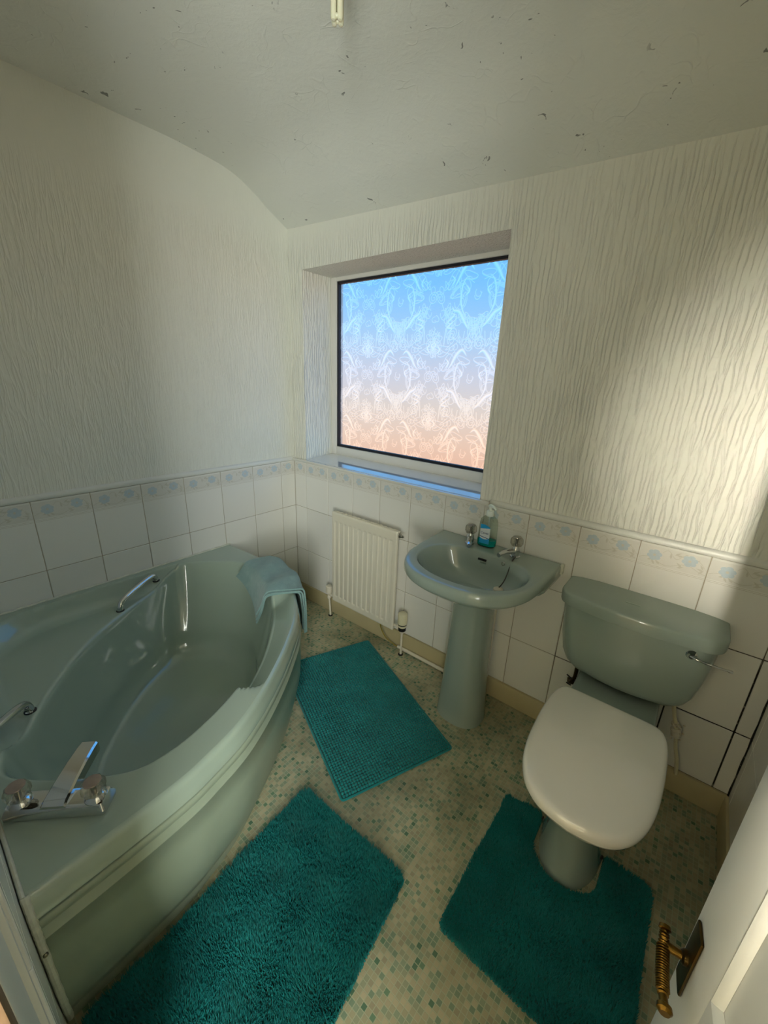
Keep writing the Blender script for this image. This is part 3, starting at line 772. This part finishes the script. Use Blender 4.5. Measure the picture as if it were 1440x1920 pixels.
obj('bleed_valve', lathe([(.011, -.006), (.011, .008), (.008, .010), (.008, .020), (.005, .021), (.005, .027)], (rx1, ry+.022, rz1-.026), 12, (1, 0, 0)), 'worn_chrome', rad)
trv = obj('thermostatic_valve', lathe([(.015, .0), (.022, .004), (.0235, .01), (.0235, .024), (.0265, .026), (.0265, .076), (.0245, .086), (.016, .090)], (.945, -.06, .178), 24), 'cream_plastic', rad)
obj('dark_ring', lathe([(.0242, 0), (.0242, .006)], (.945, -.06, .196), 24), 'black_plastic', trv)
obj('collar', lathe([(.017, 0), (.021, .003), (.021, .02)], (.945, -.06, .157), 20), 'black_plastic', trv)
obj('union', join(lathe([(.008, 0), (.008, .02), (.013, .021), (.013, .034), (.008, .035), (.008, .052)], (rx1-.002, -.06, .168), 12, (1, 0, 0)), lathe([(.010, 0), (.012, .006), (.012, .016), (.009, .02)], (.945, -.06, .142), 12)), 'pipe_paint', rad)
obj('pipe', tube([(.945, -.06, .0), (.945, -.06, .15)], .0065, 10), 'pipe_paint', rad)
obj('pipe_collar', lathe([(.014, 0), (.014, .003), (.009, .005)], (.945, -.06, 0), 16), 'black_plastic', rad)
obj('lockshield_valve', join(lathe([(.017, 0), (.0205, .004), (.0205, .046), (.017, .05)], (.366, -.055, .165), 20), lathe([(.009, 0), (.009, .06)], (.36, -.055, .155), 12, (1, 0, 0)), lathe([(.01, .0), (.012, .006), (.012, .018), (.009, .022)], (.366, -.055, .125), 12)), 'pipe_paint', rad)
obj('pipe', tube([(.372, -.05, .0), (.37, -.052, .06), (.366, -.055, .15)], .0065, 10), 'pipe_paint', rad)
obj('pipe_collar', lathe([(.014, 0), (.014, .003), (.009, .005)], (.372, -.05, 0), 16), 'black_plastic', rad)
cab = obj('earth_cable', tube(spline([(.79, -.06, .139), (.795, -.055, .10), (.82, -.045, .05), (.86, -.032, .02), (.905, -.024, .006), (.93, -.022, .004)], 8), .003, 8), 'yellow_cable')
tag(cab, 'yellow green earth cable hanging below the radiator', 'cable')
hp = obj('floor_pipe', tube(spline([(.90, -.026, .012), (1.1, -.026, .012), (1.3, -.027, .012), (1.42, -.028, .012)], 6), .010, 10), 'pipe_paint')
tag(hp, 'white painted pipe running along the skirting behind the basin pedestal', 'pipe')

# ---------------------------------------------------------------- basin on its pedestal
basin = thing('pedestal_basin', (1.395, -.2, 0), 'sage green pedestal basin beside the radiator', 'basin')
BC = 1.397
rimh = spline([(0, -.502), (.08, -.496), (.155, -.470), (.218, -.415), (.255, -.34), (.270, -.25), (.275, -.15), (.277, -.06), (.277, -.0085)], 8)
rimo = np.vstack([np.stack([BC+rimh[:, 0], rimh[:, 1]], 1), np.stack([BC-rimh[::-1, 0], rimh[::-1, 1]], 1)[:-1]])
back_n = 40
bk = np.stack([np.linspace(BC+.277, BC-.277, back_n)[1:-1], np.full(back_n-2, -.0085)], 1)
nR = len(rimh)
rimo = np.vstack([rimo[:nR], bk, rimo[nR:]])
bc = np.array([BC, -.265])
def bowl_r(dirs_):        # D-shaped bowl opening, flatter at the back
    out = []
    for d in dirs_:
        a = math.atan2(d[1], d[0]); rx = .225; ryb = .147; ryf = .178
        ry_ = ryb if math.sin(a) > 0 else ryf; n = 2.5 if math.sin(a) > 0 else 2.15
        out.append((abs(math.cos(a)/rx)**n+abs(math.sin(a)/ry_)**n)**(-1/n))
    return np.array(out)
bd_ = rimo-bc; br = np.linalg.norm(bd_, axis=1); bdn = bd_/br[:, None]; bw = bowl_r(bdn)
ZB = .785
def bring(r_, z): return np.column_stack([bc+bdn*r_[:, None], np.broadcast_to(z, len(r_))])
back_m = (rimo[:, 1] > -.03)
def hug(ring):            # nothing passes the wall
    ring[:, 1] = np.minimum(ring[:, 1], -.0085); return ring
br_rings = []
# underside, from the pedestal up
for k, z in ((.30, .648), (.36, .652), (.46, .662), (.60, .678), (.74, .697), (.86, .716), (.94, .731), (.985, .742), (1.0, .750), (1.0, .768)):
    rr_ = br*k; rb = np.where(bdn[:, 1] > .2, np.maximum(rr_, br*min(1, k*1.1)), rr_)
    br_rings.append(hug(bring(np.minimum(rb, br), z)))
for dr, z in ((.0015, .777), (.005, .7835), (.010, .7862), (.017, .7866)): br_rings.append(hug(bring(br-dr, z)))
for s_ in (.2, .45, .7, .88, .97): br_rings.append(hug(bring((br-.019)*(1-s_)+(bw+.006)*s_, .786-.003*s_)))
for dr, dz in ((.002, .0032), (-.0015, .0052), (-.005, .011), (-.010, .021)): br_rings.append(bring(bw+dr, ZB-dz))
for k, z in ((.93, .745), (.88, .722), (.80, .698), (.68, .678), (.52, .664), (.34, .655), (.18, .650), (.10, .648), (.04, .646)):
    ring = bring((bw-.010)*k, z); ring[:, 1] += (1-k)*.045; br_rings.append(ring)
obj('bowl', loft(br_rings, True, True, True), 'sage_ceramic', basin, sharp=50)
ped = []
for z, rx, ryf, ryb in ((0, .108, .098, .115), (.01, .107, .097, .115), (.08, .102, .092, .115), (.2, .095, .086, .115), (.35, .0885, .08, .115), (.5, .084, .077, .115), (.58, .083, .078, .115), (.62, .086, .084, .115), (.655, .096, .10, .115)):
    ring = []
    for a in np.linspace(0, 2*math.pi, 48, endpoint=False):
        c, s = math.cos(a), math.sin(a); ring.append((BC+rx*np.sign(c)*abs(c)**.85, -.195+(ryb if s > 0 else ryf)*np.sign(s)*abs(s)**.85, z))
    ped.append(np.array(ring))
obj('pedestal', loft(ped, True, True, True), 'sage_ceramic', basin)
ovf = obj('overflow_slot', xf(box(-.019, .019, -.004, .004, -.0042, .0042, .0017), np.eye(3), (BC-.012, -.1325, .753)), 'black_plastic', basin)
obj('maker_mark', xf(box(-.014, .014, -.0005, .0005, -.003, .003), np.eye(3), (BC-.006, -.1365, .741)), 'faint_logo', basin, smooth=False)
for tx in (1.292, 1.500):                              # pillar taps
    c = np.array([tx, -.075, ZB])
    tp = obj('pillar_tap', lathe([(.021, 0), (.021, .004), (.016, .007), (.0155, .03), (.017, .033), (.014, .04), (.010, .05)], c, 24), 'chrome', basin)
    rr_ = []
    for y, hw, z1, z0 in ((.012, .012, .034, .010), (-.02, .0125, .040, .016), (-.06, .0115, .041, .025), (-.09, .0105, .037, .022), (-.098, .0095, .034, .016)):
        ta = -.42 if tx < 1.4 else .36                       # the left spout swings right, the right one left
        rr_.append(np.array([(c[0]+hw*math.cos(a)*math.cos(ta)+y*math.sin(ta), c[1]+y*math.cos(ta)-hw*math.cos(a)*math.sin(ta), c[2]+(z0+z1)/2+(z1-z0)/2*math.sin(a)) for a in np.linspace(0, 2*math.pi, 16, endpoint=False)]))
    obj('spout', loft(rr_, True, True, True), 'chrome', tp)
    knob(tp, c+np.array([0, 0, .048]), .0255, .042, 'worn_chrome')
# plug and chain
plug = np.array([1.502, -.215, .680])
obj('plug', lathe([(.0001, .012), (.006, .012), (.019, .008), (.021, 0), (.017, -.004)], plug+np.array([0, 0, .004]), 20), 'plug_rubber', basin)
ch = spline([(1.508, -.088, .79), (1.508, -.12, .784), (1.507, -.138, .760), (1.506, -.165, .72), (1.504, -.195, .702), plug+np.array([0, 0, .018])], 9)
lk = []
L_ = np.concatenate([[0], np.cumsum(np.linalg.norm(np.diff(ch, axis=0), axis=1))])
for k, d in enumerate(np.arange(0, L_[-1], .0058)):
    p = np.array([np.interp(d, L_, ch[:, i]) for i in range(3)]); v = lathe([(.0012, -.003), (.0031, 0), (.0012, .003)], p, 6, (.1, .4, .9)); lk.append(v)
obj('plug_chain', join(*lk), 'chain_metal', basin, kind='stuff')
obj('chain_ring', tube([(1.478+.006*math.cos(a), -.136, .765+.008*math.sin(a)) for a in np.linspace(0, 2*math.pi, 18)], .0014, 6), 'worn_chrome', basin)
obj('waste_pipe', tube([(1.44, -.045, 0.0), (1.44, -.045, .62)], .008, 10), 'pipe_paint', basin)
obj('side_lug', box(BC+.277-.004, BC+.277+.010, -.03, -.0085, .745, .789, .005), 'sealant_white', basin)

# ---------------------------------------------------------------- hand wash bottle
sc_ = np.array([1.362, -.055, ZB+.0018]); RZ = rot(5) @ np.diag([1.15, 1.1, 1.17])
soap = thing('hand_wash_bottle', sc_, 'clear pump bottle with teal soap and blue label on the basin', 'bottle')
def sloc(VF): return xf(VF, RZ, sc_)
def supr(hx, hy, z, n=3.2, k=40):
    return np.array([(hx*np.sign(math.cos(a))*abs(math.cos(a))**(2/n), hy*np.sign(math.sin(a))*abs(math.sin(a))**(2/n), z) for a in np.linspace(0, 2*math.pi, k, endpoint=False)])
obj('bottle', sloc(loft([supr(.030, .016, 0), supr(.035, .0195, .004), supr(.036, .0205, .02), supr(.034, .0195, .06), supr(.0335, .019, .09), supr(.030, .0165, .106), supr(.020, .0125, .115), supr(.0115, .0115, .119), supr(.0115, .0115, .124)], True, True, True)), 'bottle_plastic', soap)
obj('liquid_soap', sloc(loft([supr(.028, .0145, .0015), supr(.0335, .0182, .005), supr(.0347, .0193, .02), supr(.0342, .0189, .027)], True, True, True)), 'teal_soap', soap)
obj('pump', sloc(join(lathe([(.0135, .118), (.0138, .121), (.0138, .136), (.012, .139), (.006, .140), (.006, .150), (.009, .151), (.0095, .158), (.006, .162)], n=24), tube([(0, 0, .156), (.012, -.010, .158), (.024, -.020, .155), (.028, -.023, .150)], [.006, .0055, .0048, .004], 10))), 'white_pump', soap)
obj('dip_tube', sloc(tube([(0, 0, .004), (0, 0, .12)], .003, 8)), 'print_blue', soap)
def lab(u0, u1, z0f, z1f, off, n=14):
    V = []; Fc = []
    for i in range(n+1):
        x = u0+(u1-u0)*i/n; y = -(.0205*(1-min(1, abs(x/.036))**3.2)**(1/3.2)+off)
        for j in range(7):
            z = z0f(i/n)+(z1f(i/n)-z0f(i/n))*j/6
            V.append((x, y+.0006, z))
    for i in range(n):
        for j in range(6): Fc.append((i*7+j, (i+1)*7+j, (i+1)*7+j+1, i*7+j+1))
    return np.array(V), Fc
lb = obj('label', sloc(lab(-.024, .014, lambda s: .014, lambda s: .088-.022*max(0, s-.45)**1.4, .0006)), 'label_white', soap)
obj('label_swoosh', sloc(lab(-.024, .014, lambda s: .070+.006*s, lambda s: .088-.022*max(0, s-.45)**1.4, .0010)), 'label_blue', lb)
obj('label_band', sloc(lab(-.024, .014, lambda s: .014, lambda s: .036-.010*s*(1-s)*2, .0010)), 'label_blue', lb)
obj('label_stripe', sloc(lab(-.024, .014, lambda s: .040-.006*s, lambda s: .0425-.006*s, .0012)), 'label_navy', lb)
def text_mesh(txt, size):
    cu = bpy.data.curves.new('t', 'FONT'); cu.body = txt; cu.size = size; cu.align_x = 'CENTER'; cu.align_y = 'CENTER'; cu.extrude = .0001
    o = bpy.data.objects.new('t', cu); COL.objects.link(o); bpy.context.view_layer.update()
    me = o.to_mesh(); V = np.array([v.co[:] for v in me.vertices]); Fc = [list(p.vertices) for p in me.polygons]
    o.to_mesh_clear(); bpy.data.objects.remove(o); bpy.data.curves.remove(cu)
    return V, Fc
tv, tf = text_mesh('Carex', .0125)
obj('lettering', sloc((np.stack([tv[:, 0]-.005, np.full(len(tv), -.0232)+tv[:, 2]*0, tv[:, 1]+.056-.0008*tv[:, 0]], 1), tf)), 'label_navy', lb, smooth=False)

# ---------------------------------------------------------------- toilet
TC = 1.962
wc = thing('toilet', (TC, -.4, 0), 'sage green close coupled toilet with white seat lid closed', 'toilet')
def dshape(hw, dep, z, y0=-.006, r_=.06, n=14, bow=.035):
    f = [(0, -dep)]; 
    for k in range(1, n+1):
        x = (hw-r_)*k/n; f.append((x, -dep+bow*(x/hw)**2))
    yc = -dep+bow*((hw-r_)/hw)**2+r_
    for k in range(1, 9):
        a = math.pi/2*k/8; f.append((hw-r_+r_*math.sin(a), yc-r_*math.cos(a)))
    f.append((hw, (yc+y0)/2)); f.append((hw, y0))
    f = np.array(f); back = np.stack([np.linspace(hw, -hw, 20)[1:-1], np.full(18, y0)], 1)
    full = np.vstack([f, back, np.stack([-f[::-1, 0], f[::-1, 1]], 1)[:-1]])
    return np.column_stack([TC+full[:, 0], full[:, 1], np.full(len(full), z)])
cis = [dshape(.115, .125, .420, r_=.05), dshape(.150, .143, .424, r_=.055), dshape(.178, .156, .436, r_=.06), dshape(.198, .164, .456, r_=.06), dshape(.212, .170, .49, r_=.06), dshape(.224, .176, .56, r_=.06), dshape(.233, .181, .66, r_=.06), dshape(.236, .183, .713, r_=.06)]
cistern = obj('cistern', loft(cis, True, True, True), 'sage_ceramic', wc, sharp=60)
cl = [dshape(.236, .183, .700), dshape(.247, .193, .702), dshape(.2485, .1945, .708), dshape(.249, .195, .738), dshape(.2478, .1938, .7435), dshape(.2445, .1905, .7472), dshape(.238, .184, .749), dshape(.21, .155, .7535, r_=.07), dshape(.15, .11, .7575, r_=.06), dshape(.08, .07, .7585, r_=.04)]
obj('cistern_lid', loft(cl, True, True, True), 'sage_ceramic', cistern, sharp=60)
obj('maker_mark', xf(box(-.022, .022, -.004, .004, 0, .0008), np.eye(3), (TC-.02, -.11, .7573)), 'faint_logo', cistern, smooth=False)
obj('flush_lever', join(lathe([(.016, 0), (.016, .004), (.011, .009), (.008, .018)], (TC+.166, -.160, .675), 20, (.12, -1, 0)),
    tube(spline([(TC+.164, -.174, .676), (TC+.19, -.181, .674), (TC+.225, -.178, .671), (TC+.262, -.168, .667), (TC+.27, -.166, .666)], 6), [.0062]*6+[.0055]*6+[.005]*6+[.0065]*6+[.005], 10, .7)), 'chrome', cistern)
def pring(hw, yf, yb, z, n=56, p=2.3):
    yc = (yf+yb)/2; hy = (yb-yf)/2
    return np.array([(TC+hw*np.sign(math.cos(a))*abs(math.cos(a))**(2/p), yc+hy*np.sign(math.sin(a))*abs(math.sin(a))**(2/p), z) for a in np.linspace(0, 2*math.pi, n, endpoint=False)])
panr = [pring(.096, -.612, -.23, 0), pring(.095, -.61, -.23, .012), pring(.090, -.603, -.225, .05), pring(.087, -.598, -.22, .12), pring(.088, -.60, -.21, .2), pring(.100, -.618, -.2, .25), pring(.125, -.655, -.19, .30), pring(.150, -.700, -.18, .34), pring(.166, -.732, -.18, .368), pring(.171, -.745, -.18, .385), pring(.171, -.745, -.18, .398), pring(.166, -.74, -.185, .403), pring(.120, -.69, -.26, .402), pring(.10, -.66, -.28, .36), pring(.06, -.58, -.32, .28)]
shelf = [roundrect(hx, hy, .03, z) + np.array([TC, yc, 0]) for hx, hy, yc, z in ((.085, .09, -.14, .20), (.105, .095, -.145, .30), (.128, .105, -.15, .37), (.134, .11, -.15, .392), (.133, .109, -.15, .4), (.128, .104, -.15, .4035))]
obj('pan', join(loft(panr, True, True, True), loft(shelf, True, True, True)), 'sage_ceramic', wc, sharp=60)
lidh = spline([(0, -.770), (.045, -.764), (.088, -.750), (.126, -.718), (.155, -.660), (.171, -.58), (.1765, -.48), (.1765, -.41), (.173, -.345), (.163, -.298), (.148, -.274), (.12, -.266), (.06, -.264), (0, -.264)], 6)
lido = np.vstack([lidh, np.stack([-lidh[::-1, 0], lidh[::-1, 1]], 1)[1:-1]])
lc = np.array([0, -.50])
def lring(k, z, off=0.0):
    d = lido-lc; n = np.linalg.norm(d, axis=1)[:, None]; q = lc+d*k-d/n*off
    return np.column_stack([TC+q[:, 0], q[:, 1], np.broadcast_to(z, len(q))])
st_ = [lring(1, .406, .012), lring(1, .408, .008), lring(1, .416, .006), lring(1, .421, .008), lring(.55, .421)]
obj('seat', loft(st_, True, True, True), 'white_plastic', wc, sharp=50)
dome = lambda k: .450+.006*(1-k*k)
ld = [lring(1, .4225, .006), lring(1, .4235, .001), lring(1, .430, 0), lring(1, .438, .001), lring(1, .4445, .005), lring(1, .4485, .011), lring(1, .4502, .019)]+[lring(k, dome(k), .019*k) for k in (.92, .8, .65, .48, .3, .12)]
obj('seat_lid', loft(ld, True, True, True), 'white_plastic', wc, sharp=60)
for hx in (-.075, .075): obj('hinge', join(lathe([(.013, 0), (.013, .014), (.011, .018)], (TC+hx, -.247, .402), 16), box(TC+hx-.012, TC+hx+.012, -.275, -.24, .408, .424, .004)), 'white_plastic', wc)
for s_, bx in ((1, .0915), (-1, -.0915)):
    obj('floor_screw', lathe([(.007, 0), (.0065, .003), (.003, .005)], (TC+bx-.002*s_, -.50, .075), 12, (s_, -.35, .2)), 'black_plastic', wc)
    obj('floor_screw', lathe([(.006, 0), (.006, .003), (.003, .004)], (TC+.088*s_, -.43, .19), 12, (s_, -.1, .2)), 'black_plastic', wc)
# water supply at both sides
sv = thing('supply_valve', (2.168, -.03, .0), 'scaly cream valve on the water pipe right of the toilet', 'valve')
obj('pipe', tube(spline([(2.205, -.025, .098), (2.195, -.028, .16), (2.178, -.03, .22), (2.168, -.032, .28), (2.150, -.04, .34), (2.138, -.055, .39), (2.135, -.058, .416)], 6), .0065, 10), 'cream_plastic', sv)
obj('valve_body', join(lathe([(.013, 0), (.016, .004), (.016, .03), (.013, .034)], (2.170, -.031, .262), 8, (-.25, 0, 1)), lathe([(.01, 0), (.01, .014), (.006, .016)], (2.168, -.045, .28), 12, (0, -1, 0)), lathe([(.012, 0), (.012, .012)], (2.158, -.034, .307), 6, (-.3, 0, 1))), 'pipe_paint', sv)
obj('scale_crust', join(*[lathe([(.0005, -.004), (.0042, 0), (.0005, .004)], (2.17+rng.uniform(-.018, .018), -.038+rng.uniform(-.012, .006), .282+rng.uniform(-.035, .045)), 6) for _ in range(26)]), 'plug_rubber', sv, kind='stuff')
ow = thing('overflow_fitting', (1.793, -.02, .28), 'brassy overflow pipe fitting under the cistern left side', 'fitting')
obj('elbow', join(tube(spline([(1.785, -.008, .285), (1.79, -.03, .287), (1.802, -.045, .30), (1.812, -.06, .345), (1.812, -.066, .41)], 6), .0075, 10), lathe([(.013, -.006), (.013, .008)], (1.806, -.047, .308), 8, (.3, -.2, .9))), 'dark_brass', ow)
for q_ in ([(1.778, -.034, .318), (1.806, -.047, .314)], [(1.782, -.03, .276), (1.80, -.04, .28)]): obj('wing_nut', tube(q_, .003, 6), 'black_plastic', ow)

# ---------------------------------------------------------------- mats
def inside(P, poly):
    x, y = P[:, 0], P[:, 1]; c = np.zeros(len(P), bool); n = len(poly)
    for i in range(n):
        x1, y1 = poly[i]; x2, y2 = poly[(i+1) % n]
        if y1 == y2: continue
        m_ = ((y1 > y) != (y2 > y)) & (x < (x2-x1)*(y-y1)/(y2-y1)+x1); c ^= m_
    return c
def slab(poly, z0, z1):
    P = np.asarray(poly); return loft([np.column_stack([P, np.full(len(P), z0)]), np.column_stack([P, np.full(len(P), z1)])], True, True, True)
def tufted(name, poly, label, cat, n_t, seed, foot=False):
    poly = np.asarray(poly); c = poly.mean(0)
    th = thing(name, (c[0], c[1], 0.0012), label, cat, None)
    inner = c+(poly-c)*.985
    obj('backing', slab(inner, .0012, .006), 'teal_backing', th, smooth=False)
    g_ = np.random.default_rng(seed)
    lo, hi = poly.min(0), poly.max(0)
    P = g_.uniform(lo, hi, (int(n_t*2.2), 2)); P = P[inside(P, poly)][:n_t]; n = len(P)
    a = g_.uniform(0, 6.28, n); lean = np.stack([np.sin(P[:, 0]*37+P[:, 1]*21)+g_.normal(0, .8, n), np.cos(P[:, 1]*41-P[:, 0]*17)+g_.normal(0, .8, n)], 1)*.0032
    T = P+lean
    if foot:
        def fr(Q): return (np.abs((Q[:, 0]-TC)/.1005)**2.3+np.abs((Q[:, 1]+.421)/.1955)**2.3)
        k_ = fr(P) > 1.0; P, T, a = P[k_], T[k_], a[k_]; n = len(P)
        m_ = fr(T) < 1.08; out_ = P-np.array([TC, -.421]); T[m_] = (P+out_*.04)[m_]
    h = g_.uniform(.015, .024, n)+.002*np.sin(P[:, 0]*50)*np.sin(P[:, 1]*45); r_ = g_.uniform(.0018, .0029, n)
    V = np.zeros((n, 4, 3))
    for k in range(3):
        V[:, k, 0] = P[:, 0]+r_*np.cos(a+k*2.0944); V[:, k, 1] = P[:, 1]+r_*np.sin(a+k*2.0944); V[:, k, 2] = .005
    V[:, 3, :2] = T; V[:, 3, 2] = .006+h
    org = np.array([c[0], c[1], .0012]); V -= org
    base = np.arange(n)*4
    tri = np.stack([np.stack([base+i, base+(i+1) % 3, base+3], 1) for i in range(3)], 1).reshape(-1, 3)
    me = bpy.data.meshes.new('pile'); me.vertices.add(n*4); me.vertices.foreach_set('co', V.reshape(-1))
    me.loops.add(len(tri)*3); me.loops.foreach_set('vertex_index', tri.reshape(-1).astype(np.int32))
    me.polygons.add(len(tri)); me.polygons.foreach_set('loop_start', (np.arange(len(tri))*3).astype(np.int32))
    me.update(calc_edges=True); me.validate()
    o = link('pile', me, org, th, ['teal_pile']); o['kind'] = 'stuff'
    return th
def rounded(pts, r_=.03, n=5):
    P = np.asarray(pts, float); out = []; N_ = len(P)
    for i in range(N_):
        p, q, s_ = P[i-1], P[i], P[(i+1) % N_]; u = (p-q)/np.linalg.norm(p-q); v = (s_-q)/np.linalg.norm(s_-q)
        A, B = q+u*r_, q+v*r_
        for k in range(n+1):
            t_ = k/n; out.append((1-t_)**2*A+2*t_*(1-t_)*q+t_*t_*B)
    return np.array(out)
tufted('bath_rug', rounded([(1.178, -1.640), (1.662, -1.640), (1.640, -1.26), (1.598, -.905), (1.140, -.915), (1.156, -1.2), (1.177, -1.45)], .035), 'shaggy teal bath rug on the floor against the bath panel', 'rug', 46000, 3)
cut = [(TC+.0985, -.438)]+[(TC+.0985*math.cos(a), -.54+.0765*math.sin(a)*-1) for a in np.linspace(0, math.pi, 16)]+[(TC-.0985, -.438)]
body_ = rounded([(2.196, -.945), (1.730, -.945), (1.733, -.438), (1.80, -.436), (1.84, -.437)], .028)
right_ = np.array([(2.10, -.438), (2.165, -.440), (2.19, -.452), (2.197, -.48), (2.198, -.7)])
contour = np.vstack([body_[:24] if False else rounded([(2.198, -.7), (2.196, -.945), (1.730, -.945), (1.733, -.438)], .028)[6:], np.array([(1.80, -.436)]), np.array(cut[::-1]), right_])
tufted('toilet_rug', contour, 'shaggy teal contour rug cut out around the toilet foot', 'rug', 34000, 4, True)

def bobble_mat():
    A = np.array([.733, -.095]); B = np.array([1.473, -.407]); D_ = np.array([1.274, -.863])
    u = (B-A)/np.linalg.norm(B-A); v = (D_-B); v = v-u*(v @ u); v /= np.linalg.norm(v)
    LU, LV = .803, .497
    c = A+u*LU/2+v*LV/2
    th = thing('bobble_mat', (c[0], c[1], .0012), 'flat teal bobble bath mat between bath and basin', 'bath mat')
    poly = [A, A+u*LU, A+u*LU+v*LV, A+v*LV]
    P = rounded(poly, .012, 3)
    if np.cross(poly[1]-poly[0], poly[2]-poly[1]) < 0: P = P[::-1]
    obj('backing', slab(P, .0012, .006), 'teal_backing', th, smooth=False)
    q = .0118; nu, nv = int(LU/q)-1, int(LV/q)-1
    R_ = q*.58; dome_ = [(0, 0, 1.0)]+[(.72*math.cos(k*math.pi/3), .72*math.sin(k*math.pi/3), .7) for k in range(6)]+[(1.0*math.cos(k*math.pi/3+.5), 1.0*math.sin(k*math.pi/3+.5), 0) for k in range(6)]
    dome_ = np.array(dome_); df = [(0, 1+k, 1+(k+1) % 6) for k in range(6)]
    for k in range(6): df += [(1+k, 7+k, 1+(k+1) % 6), (7+k, 7+(k+1) % 6, 1+(k+1) % 6)]
    df = np.array(df); cs = []
    g_ = np.random.default_rng(9)
    for i in range(nu):
        for j in range(nv): cs.append((A+u*(q*(i+1)+g_.uniform(-.0006, .0006))+v*(q*(j+1)+g_.uniform(-.0006, .0006))))
    cs = np.array(cs); n = len(cs); sc = g_.uniform(.88, 1.08, n)
    hh = .0095*sc+.0018*np.sin(cs[:, 0]*19)*np.sin(cs[:, 1]*23)
    V = np.zeros((n, 13, 3)); V[:, :, 0] = cs[:, None, 0]+dome_[None, :, 0]*R_*sc[:, None]; V[:, :, 1] = cs[:, None, 1]+dome_[None, :, 1]*R_*sc[:, None]; V[:, :, 2] = .005+dome_[None, :, 2]*hh[:, None]
    org = np.array([c[0], c[1], .0012]); V -= org
    tri = (df[None]+np.arange(n)[:, None, None]*13).reshape(-1, 3)
    me = bpy.data.meshes.new('bobbles'); me.vertices.add(n*13); me.vertices.foreach_set('co', V.reshape(-1))
    me.loops.add(len(tri)*3); me.loops.foreach_set('vertex_index', tri.reshape(-1).astype(np.int32))
    me.polygons.add(len(tri)); me.polygons.foreach_set('loop_start', (np.arange(len(tri))*3).astype(np.int32)); me.polygons.foreach_set('use_smooth', [True]*len(tri))
    me.update(calc_edges=True); me.validate()
    o = link('bobbles', me, org, th, ['teal_bobble']); o['kind'] = 'stuff'
    hem = [np.array([*p, .006]) for p in np.vstack([P, P[:1]])]
    obj('hem', tube(hem, .0045, 8), 'teal_bobble', th)
bobble_mat()

# ---------------------------------------------------------------- door (opened into the room, right of the camera)
dv = np.array([.116, -.993, 0]); dn = np.array([-.993, -.116, 0])     # along the leaf towards its hinges; out of its face
dp = np.array([2.1385, -1.160, 0.0])
DAX = np.column_stack([dv, -dn, [0, 0, 1]])                            # local x along the leaf, local y into the leaf
def dl(VF): return xf(VF, DAX, dp)
x0 = .026*-1; x1 = .70; st0, st1 = .062, .60
rails = [(.01, .22), (.76, .885), (1.86, 2.0)]
door = obj('door_1', dl(join(box(x0, st0, 0, .036, .01, 2.0, .002), box(st1, x1, 0, .036, .01, 2.0, .002), *[box(st0-.001, st1+.001, 0, .036, a, b) for a, b in rails], box(st0, st1, .0075, .024, .2, 1.9))), 'gloss_white_paint', origin=dp)
structure(door)
def mould(xa, xb, za, zb):
    w_ = .009; pf = [(0, 0), (.0015, -.0004), (.004, .001), (.007, .0045), (w_, .0073)]
    rr_ = []
    for d, y in pf: rr_.append(np.array([(xa+d, y, za+d), (xb-d, y, za+d), (xb-d, y, zb-d), (xa+d, y, zb-d)]))
    return loft(rr_, True)
for za, zb in ((.885, 1.86), (.22, .76)):
    obj('panel_moulding', dl(mould(st0, st1, za, zb)), 'gloss_white_paint', door, sharp=25)
hd = obj('handle_plate', dl(join(box(-.0145, .0145, -.004, 0, .785, .884, .0022), lathe([(.0085, 0), (.0085, .004), (.006, .006)], (0, -.0035, .832), 16, (0, -1, 0)))), 'dark_brass', door)
hsp = spline([(-.012, -.0265, .838), (-.004, -.027, .8345), (.012, -.0275, .829), (.03, -.028, .826), (.046, -.0275, .826), (.058, -.0265, .8275)], 10)
obj('lever', dl(join(lathe([(.0052, 0), (.0048, .012), (.0055, .024)], (0, -.003, .832), 16, (0, -1, 0)),
    tube(hsp, [.0045 if i < 4 or i > len(hsp)-10 else .0052+.0009*math.sin(i*2.2) for i in range(len(hsp))], 12),
    *[tube([(x-.0012, -.0275+.0060*math.cos(a), z_+.0060*math.sin(a)) for a in np.linspace(0, 2*math.pi, 14)], .0011, 6) for x, z_ in [(k_, float(np.interp(k_, hsp[:, 0], hsp[:, 2]))) for k_ in np.linspace(.004, .044, 17)]],
    lathe([(.0045, 0), (.0075, .002), (.0078, .006), (.005, .009)], (.056, -.0267, .8275), 14, (1, 0, 0)), lathe([(.004, 0), (.007, .002), (.006, .006), (.002, .008)], (-.011, -.0265, .838), 14, (-1, 0, .3)))), 'brass', hd)

# ---------------------------------------------------------------- ceiling lamp
lp = np.array([1.226, -.838, 0.0])
lamp = thing('pendant_lamp', (lp[0], lp[1], ZC), 'cream stick shaped energy saving bulb hanging from the ceiling', 'lamp')
obj('ceiling_rose', lathe([(.04, 0), (.04, -.008), (.03, -.02), (.012, -.026)][::-1], lp+np.array([0, 0, ZC]), 24), 'white_plastic', lamp)
obj('bulb_base', lathe([(.012, 0), (.018, .004), (.019, .03), (.014, .036), (.013, .05)], lp+np.array([0, 0, ZC-.075]), 24), 'white_plastic', lamp)
for sx in (-1, 1):
    for sy in (-1, 1):
        q = lp+np.array([sx*.0062, sy*.0062, 0]) ; q[:2] = lp[:2]+rot(38)[:2, :2] @ np.array([sx*.0068, sy*.0068])
        obj('bulb_tube', lathe([(.0015, 0), (.0045, .0012), (.006, .005), (.006, .16)], q+np.array([0, 0, 2.158]), 14), 'lamp_glass', lamp)
obj('tube_bridge', join(*[tube([lp+np.array([*(rot(38)[:2, :2] @ np.array([-.0068, s_*.0068])), 2.166]), lp+np.array([*(rot(38)[:2, :2] @ np.array([.0068, s_*.0068])), 2.166])], .0045, 10) for s_ in (-1, 1)]), 'lamp_glass', lamp)
